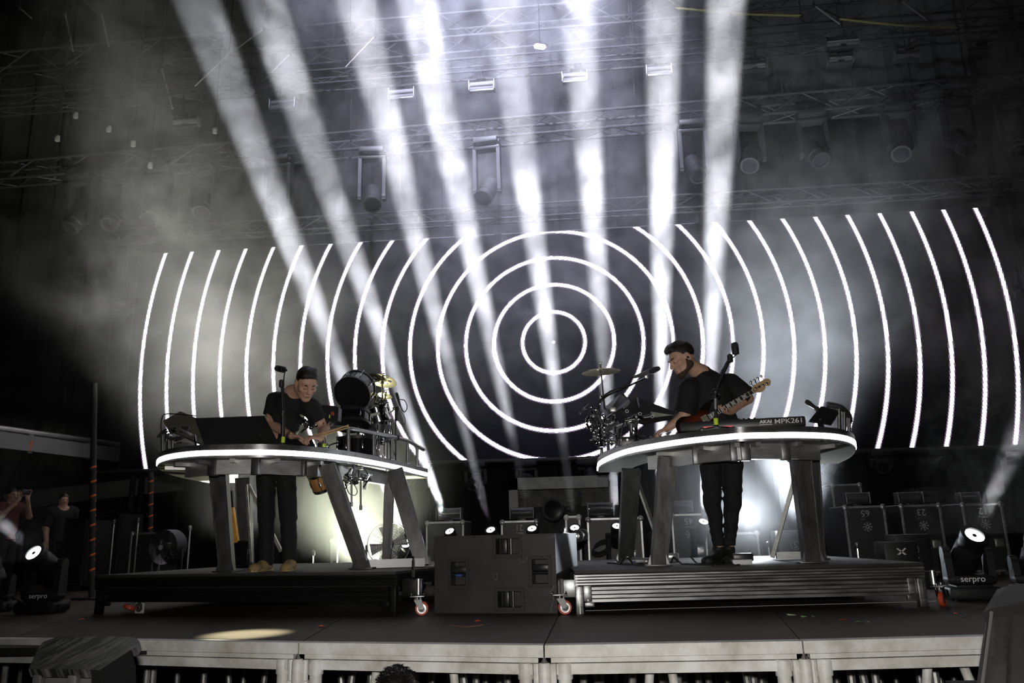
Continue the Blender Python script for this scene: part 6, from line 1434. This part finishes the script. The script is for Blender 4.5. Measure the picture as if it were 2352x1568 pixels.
# the big heads hanging from truss C
HD = [(160, 505, 0), (252, 497, 1), (340, 490, 0), (462, 470, 1), (622, 465, 0), (855, 452, 1), (1110, 437, 0), (1605, 385, 1), (1722, 362, 0), (1885, 350, 1), (2070, 335, 0), (2226, 325, 1), (2342, 330, 0)]
wh = ['far left, nearest the left edge', 'second from the left edge', 'third from the left edge', 'fourth from the left, above the farthest white arcs', 'behind the first beam', 'between the third and fourth beams', 'between the fourth and fifth beams', 'between the seventh and eighth beams', 'just right of the eighth beam', 'second right of the eighth beam', 'third right of the eighth beam, nose tipped left', 'fourth right of the eighth beam', 'cut by the right edge']
BIGH = mat('lamp_grey_cover', (.03, .03, .032), .38)
for i, (x, y, v) in enumerate(HD):
    e = on(pC, qC, x); Yh = 12.5; lensp = gy(x, y+18, Yh-.25); zt = e.z-.19
    moving_head('unlit moving head hanging from the truss, '+wh[i], lensp, ((.18 if v else -.28), -.55, -.85), zt, 1.15, .1*(i % 3-1), False, None, 'big moving heads hanging from the truss', .12, hang=True)
# thin struts, stays and cables in the dark roof
for i, (a, b, Y, r, lab) in enumerate((((447, 198), (527, 122), 11.4, .012, 'bright diagonal stay bar left of the second beam, lower length'), ((541, 114), (606, 66), 11.4, .012, 'bright diagonal stay bar left of the second beam, upper length'), ((610, 180), (668, 122), 12.2, .010, 'faint diagonal stay bar across the second beam'),
        ((792, 156), (862, 82), 12.2, .010, 'faint diagonal stay bar across the third beam'), ((150, 32), (168, 118), 12.2, .016, 'thin steep strut at the top left, first of the pair'), ((233, 30), (250, 107), 12.2, .016, 'thin steep strut at the top left, second of the pair'), ((371, 155), (396, 249), 12.2, .016, 'thin steep strut left of the first beam'), ((45, 18), (72, 41), 12.2, .014, 'short slanted strut at the very top left'),
        ((2068, 0), (2130, 46), 11.4, .014, 'slanted roof strut at the top right'), ((1870, 12), (1930, 56), 12.2, .014, 'slanted roof strut above the wide double bar'), ((2222, 0), (2208, 90), 12.2, .016, 'steep roof strut at the top right'))):
    p, q = seg(a, b, Y); t = thing('roof_strut', lab, 'strut', (p+q)/2); MB().cyl(p, q, r, n=8).build('bar', mat('strut_metal', (.10, .10, .105), .5, .3), t)
    top = p if p.z > q.z else q; MB().cyl(top, (top.x, top.y, 12.54), r*.6, n=6).rbox(top, (.04, .04, .06), .006).build('hanger', SOOT, t)
YEL = mat('yellow_webbing', (.10, .09, .02), .7)
for a, b, Y, lab in (((1552, 19), (1840, 36), 12.0, 'yellow webbing strap slung under the roof at the right of the beams'), ((1925, 43), (2200, 64), 12.0, 'yellow webbing strap slung under the roof beyond the wide double bar')):
    p, q = seg(a, b, Y); t = thing('strap', lab, 'strap', (p+q)/2); MB().tube(spline([p, p.lerp(q, .5)+Vector((0, 0, -.03)), q], 8), .02, 6).build('webbing', YEL, t)
    for e in (p, q): MB().cyl(e, (e.x, e.y, 12.54), .008, n=5).rbox(e, (.05, .03, .07), .006).build('shackle', SOOT, t)
for x, y, a, lab in ((573, 207, .55, 'small pale oval plate with a dark slot hanging between the first two beams'), (1240, 107, .25, 'small pale oval plate with a dark slot hanging above the fifth and sixth beams')):
    c = gy(x, y, 11.3); R_ = Matrix.Rotation(a, 3, 'Y'); t = thing('oval_plate', lab, 'plate', c); w_ = 16*11.3/FPX; h_ = .5*w_
    m = MB(); ring_ = lambda k, yy: [c+R_ @ Vector((k*((w_-h_)*(1 if math.cos(u) > 0 else -1)+h_*math.cos(u)), yy, k*h_*math.sin(u))) for u in [2*PI*(i+.5)/24 for i in range(24)]]
    A_, B_, C_, D_ = ring_(1, 0), ring_(.72, 0), ring_(.72, .015), ring_(1, .015)
    for u, v in ((A_, B_), (B_, C_), (C_, D_), (D_, A_)): m.band(u, v, True)
    m.build('rim', GREYM, t); m = MB(); m.add(ring_(.72, .008), [tuple(range(24))]); m.build('back', DALU, t)
    MB().rbox(c+R_ @ Vector((0, 0, -.01)), (w_*1.0, .008, .014), .002, R_).build('slot_bar', GREYM, t)
    MB().cyl(c+Vector((0, .01, h_*.6)), (c.x, c.y+.01, 12.54), .006, n=5).build('hanger', SOOT, t)
# small fittings that catch the flash in the dark rig at the left
for k, (x, y, Y) in enumerate(((132, 318, 12.1), (250, 296, 12.1), (306, 330, 12.1), (174, 265, 12.1), (494, 300, 12.1), (345, 380, 12.1))):
    c = gy(x, y, Y); t = thing('rig_box', 'small grey junction box hanging in the rig, '+['beside the leftmost heads', 'above the second head', 'third from the left', 'highest one', 'nearest the first beam', 'lowest one'][k], 'box', c)
    MB().rbox(c, (.07, .06, .11), .008).build('body', GREYM, t); MB().rbox(c+Vector((0, -.034, .02)), (.03, .01, .03), .003).build('socket', STEEL, t)
    MB().cyl(c+Vector((0, 0, .05)), (c.x, c.y, 12.54), .008, n=5).build('drop_cable', SOOT, t)
# ================================================================== in front of the stage
HOOD = bpy.data.materials.new('streaked_black_hood'); HOOD.use_nodes = True; nt = HOOD.node_tree; N = nt.nodes.new; L = nt.links.new; b = nt.nodes['Principled BSDF']; b.inputs['Roughness'].default_value = .42
tc = N('ShaderNodeTexCoord'); mp = N('ShaderNodeMapping'); mp.inputs['Scale'].default_value = (60, 6, 6); mp.inputs['Rotation'].default_value = (0, 0, -.6); L(tc.outputs['Object'], mp.inputs[0])
no = N('ShaderNodeTexNoise'); no.inputs['Scale'].default_value = 1.0; no.inputs['Detail'].default_value = 4; L(mp.outputs[0], no.inputs[0])
rp = N('ShaderNodeValToRGB'); rp.color_ramp.elements[0].position = .42; rp.color_ramp.elements[1].position = .72; rp.color_ramp.elements[0].color = (.014, .014, .014, 1); rp.color_ramp.elements[1].color = (.16, .16, .15, 1); L(no.outputs[0], rp.inputs[0]); L(rp.outputs[0], b.inputs['Base Color'])
c0 = gy(190, 1560, 3.1); t = thing('floor_speaker', 'black hooded speaker with a streaked sloping top in the pit before the left stage edge', 'speaker', (c0.x, 3.1, -1.85))
def q3(l): return [gy(x, y, Y) for x, y, Y in l]
top = q3([(65, 1536, 2.9), (88, 1487, 3.12), (100, 1473, 3.18), (125, 1464, 3.22), (229, 1460, 3.26), (300, 1462, 3.26), (315, 1466, 3.24), (321, 1474, 3.2), (313, 1486, 3.14), (302, 1491, 3.12), (229, 1538, 2.9)])
MB().prism(top, (0, .02, -.03)).build('hood', HOOD, t, 25)
ch = q3([(229, 1538, 2.9), (302, 1491, 3.12), (308, 1508, 3.12), (312, 1530, 3.12), (314, 1640, 3.12), (229, 1660, 2.9)])
MB().prism(ch, (-.03, 0, 0)).build('side_panel', mat('hood_side', (.010, .010, .010), .9, bump=.1, nscale=30, spec=.1), t, 0)
for x in (92, 172): a = gy(x, 1538, 2.93); MB().rbox(a+Vector((0, 0, -.12)), (.035, .03, .26), .006).build('bracket', GREYM, t)
a, b_ = gy(104, 1562, 3.0), gy(222, 1562, 3.0); MB().cyl(a, b_, .038, n=16).build('grip_tube', GREYM, t); MB().rbox((a+b_)/2+Vector((0, .02, -.12)), (b_.x-a.x+.1, .16, .2), .02).build('driver_box', PLASTIC, t)
MB().rbox((c0.x, 3.12, -.95), (.30, .22, 1.8), .02).build('pedestal', MATT, t)
# draped case at the right
t = thing('draped_case', 'tall case under a black cloth in the pit at the right edge', 'case', (gy(2320, 1480, 3.4).x, 3.5, -1.85))
CL = mat('black_cloth', (.030, .029, .026), .8, noise=(.018, .017, .016), nscale=5, bump=.25)
A = q3([(2266, 1408, 3.35), (2285, 1399, 3.40), (2352, 1386, 3.5), (2460, 1372, 3.6)]); n = 4
low = q3([(2240, 1590, 3.25), (2262, 1600, 3.2), (2360, 1600, 3.2), (2480, 1600, 3.2)])
m = MB(); rows_ = []
cols = 24
def lerp_l(Lp, u):
    k = u*(len(Lp)-1); i = min(int(k), len(Lp)-2); return Lp[i].lerp(Lp[i+1], k-i)
for j in range(10):
    v = j/9; row = []
    for i in range(cols):
        u = i/(cols-1); p = lerp_l(A, u).lerp(lerp_l(low, u), v); p = p+Vector((0, -.02*v*math.sin(u*19)-.012*v*math.sin(u*43), 0))
        if j == 0: p += Vector((0, .03, 0))
        row.append(p)
    rows_.append(row)
back_ = lambda p: Vector((p.x*1.24+.05, p.y*1.22, p.z)); bk = [back_(p)+Vector((0, 0, .03)) for p in rows_[0]]
m.band(bk, rows_[0])
for r1, r2 in zip(rows_, rows_[1:]): m.band(r1, r2)
lastr = [Vector((p.x, p.y, -1.8)) for p in rows_[-1]]; m.band(rows_[-1], lastr)
sidel = [r[0] for r in rows_]+[lastr[0]]; m.band(sidel, [back_(p) for p in sidel])
m.build('cloth', CL, t, 60)
hemc = [lerp_l(A, .14).lerp(lerp_l(low, .14), v)+Vector((0, -.012, 0)) for v in [k/8 for k in range(9)]]; MB().tube(hemc, .006, 6).build('piping', mat('pale_piping', (.10, .10, .095), .6), t)
MB().box((gy(2400, 1480, 3.6).x+.2, 3.75, -.95), (.9, .5, 1.7)).build('case_body', MATT, t)
# confetti scraps and tape marks on the deck
for k, (x, y, w_, h_, mt, lab) in enumerate(((737, 1438, .045, .03, ORANGE, 'crumpled orange scrap on the deck in front of the black riser'), (1098, 1426, .05, .02, ORANGE, 'orange tape scrap on the deck before the speaker box'), (188, 1422, .05, .015, ORANGE, 'orange scrap on the deck right of the left corner lamp'), (2195, 1408, .05, .02, ORANGE, 'orange scrap on the deck beside the draped case'),
        (1818, 1412, .03, .06, mat('pale_paper', (.55, .58, .42), .7), 'pale paper scrap on the deck before the ribbed riser'), (1846, 1416, .012, .045, mat('green_paper', (.25, .5, .2), .7), 'thin green scrap beside the pale paper scrap'), (1868, 1416, .02, .015, mat('green_paper'), 'tiny green scrap right of the pale paper scrap'), (1936, 1423, .06, .02, ORANGE, 'flat orange scrap on the deck beyond the pale paper scraps'),
        (1970, 1428, .05, .012, mat('green_paper'), 'thin green strip nearest the stage edge'), (1992, 1429, .045, .012, mat('pale_paper'), 'thin pale strip nearest the stage edge'), (2065, 1397, .05, .015, mat('blue_tape'), 'dark blue tape scrap on the deck under the ribbed riser end'))):
    p = gz(x, y, .004); t = thing('paper_scrap', lab, 'scrap', p, rz=.4*k)
    m = MB(); m.add([(-w_/2, -h_/2, 0), (0, -h_/2*.8, .003), (w_/2, -h_/2, .001), (w_/2*.9, h_/2, .002), (0, h_/2, .009), (-w_/2, h_/2*.8, 0)], [(0, 1, 4, 5), (1, 2, 3, 4)])
    m.add([(-w_/2, -h_/2, -.002), (w_/2, -h_/2, -.002), (w_/2*.9, h_/2, -.002), (-w_/2, h_/2*.8, -.002)], [(0, 1, 2, 3)]); m.build('sheet', mt, t, 0, world=False)
a = gz(1345, 1402, .003); b_ = gz(2150, 1380, .003); t = thing('tape_line', 'long thin pale line taped on the deck under the ribbed riser', 'tape', (a+b_)/2)
MB().beam(a, b_, .014, .003).build('strip', mat('pale_tape', (.45, .44, .36), .6), t)
for pts, lab in (([(1035, 1436), (1070, 1440), (1110, 1435)], 'scuffed orange mark on the deck before the speaker box'),):
    t = thing('floor_mark', lab, 'mark', gz(*pts[1], .003)); MB().tube([gz(x, y, .002) for x, y in pts], .004, 5).build('streak', mat('faded_orange', (.22, .10, .06), .7), t)
# ================================================================== haze
hz = bpy.data.materials.new('stage_haze'); hz.use_nodes = True; nt = hz.node_tree; nt.nodes.clear(); N = nt.nodes.new; L = nt.links.new
out = N('ShaderNodeOutputMaterial'); vs = N('ShaderNodeVolumeScatter'); L(vs.outputs[0], out.inputs['Volume']); vs.inputs['Anisotropy'].default_value = .15; vs.inputs['Color'].default_value = (.97, .97, 1, 1)
tc = N('ShaderNodeTexCoord')
def noise(scale, det, dist, off=(0, 0, 0), st=(1, 1, 1)):
    mp = N('ShaderNodeMapping'); mp.inputs['Location'].default_value = off; mp.inputs['Scale'].default_value = st; L(tc.outputs['Object'], mp.inputs[0])
    n = N('ShaderNodeTexNoise'); n.inputs['Scale'].default_value = scale; n.inputs['Detail'].default_value = det; n.inputs['Roughness'].default_value = .58; n.inputs['Distortion'].default_value = dist; L(mp.outputs[0], n.inputs[0]); return n.outputs[0]
def rng_(x, a, b, c, d, smooth=True):
    m = N('ShaderNodeMapRange'); m.inputs[1].default_value = a; m.inputs[2].default_value = b; m.inputs[3].default_value = c; m.inputs[4].default_value = d
    if smooth: m.interpolation_type = 'SMOOTHSTEP'
    L(x, m.inputs[0]); return m.outputs[0]
sx = N('ShaderNodeSeparateXYZ'); L(tc.outputs['Object'], sx.inputs[0])
big = rng_(noise(.55, 2, .4, (3, 1, 7)), .38, .62, .30, 1.5); fine = rng_(noise(1.5, 4, 1.1), .38, .66, .05, 2.1)
zg = rng_(sx.outputs[2], 1.5, 4.1, .003, .85)
dens = mth('MULTIPLY', mth('MULTIPLY', big, fine), zg)
def plume(c, rx, ry, rz, k):                                  # smoke drifting from the machines behind the consoles
    d = mth('ADD', mth('ADD', mth('POWER', mth('DIVIDE', mth('SUBTRACT', sx.outputs[0], c[0]), rx), 2), mth('POWER', mth('DIVIDE', mth('SUBTRACT', sx.outputs[1], c[1]), ry), 2)), mth('POWER', mth('DIVIDE', mth('SUBTRACT', sx.outputs[2], c[2]), rz), 2))
    return mth('MULTIPLY', mth('MULTIPLY', mth('POWER', 2.718, mth('MULTIPLY', d, -1)), k), fine2)
fine2 = rng_(noise(1.1, 2, .8, (9, 2, 4)), .34, .68, .45, 1.5)
pls = [plume((-2.95, 9.1, .95), .72, 1.0, .75, 6.0), plume((1.5, 9.2, .9), .7, .9, .9, 4.5), plume(gy(500, 720, 11.2), 1.15, 1.3, 1.5, 1.6), plume(gy(1800, 740, 11.4), .95, 1.3, 1.5, 1.6), plume(gy(120, 230, 11), 1.6, 1.5, 1.3, 2.2)]
for p_ in pls: dens = mth('ADD', dens, p_)
dens = mth('MULTIPLY', dens, .045)
L(dens, vs.inputs['Density'])
hz.cycles.volume_sampling = 'MULTIPLE_IMPORTANCE'
m = MB().box((-.6, 10.95, 5.14), (14.6, 4.6, 10.2)); hzo = m.build('haze', hz, None, 0); tag(hzo, 'thin drifting stage smoke in front of the LED screen', 'haze', kind='stuff')
hz2 = bpy.data.materials.new('corner_haze'); hz2.use_nodes = True; nt = hz2.node_tree; nt.nodes.clear(); N = nt.nodes.new; L = nt.links.new
out = N('ShaderNodeOutputMaterial'); vs = N('ShaderNodeVolumeScatter'); L(vs.outputs[0], out.inputs['Volume']); tc = N('ShaderNodeTexCoord')
f2 = rng_(noise(7, 4, 1.4), .45, .66, .02, 1.8); L(mth('MULTIPLY', f2, .05), vs.inputs['Density'])
for (p, d), lab in zip(CORNER, ('wisps of smoke above the left corner lamp', 'wisps of smoke above the right corner lamp')):
    c = p+d*.85; tag(MB().box((c.x, c.y, c.z+.05), (1.0, 1.5, 1.2)).build('haze', hz2, None, 0), lab, 'haze', kind='stuff')
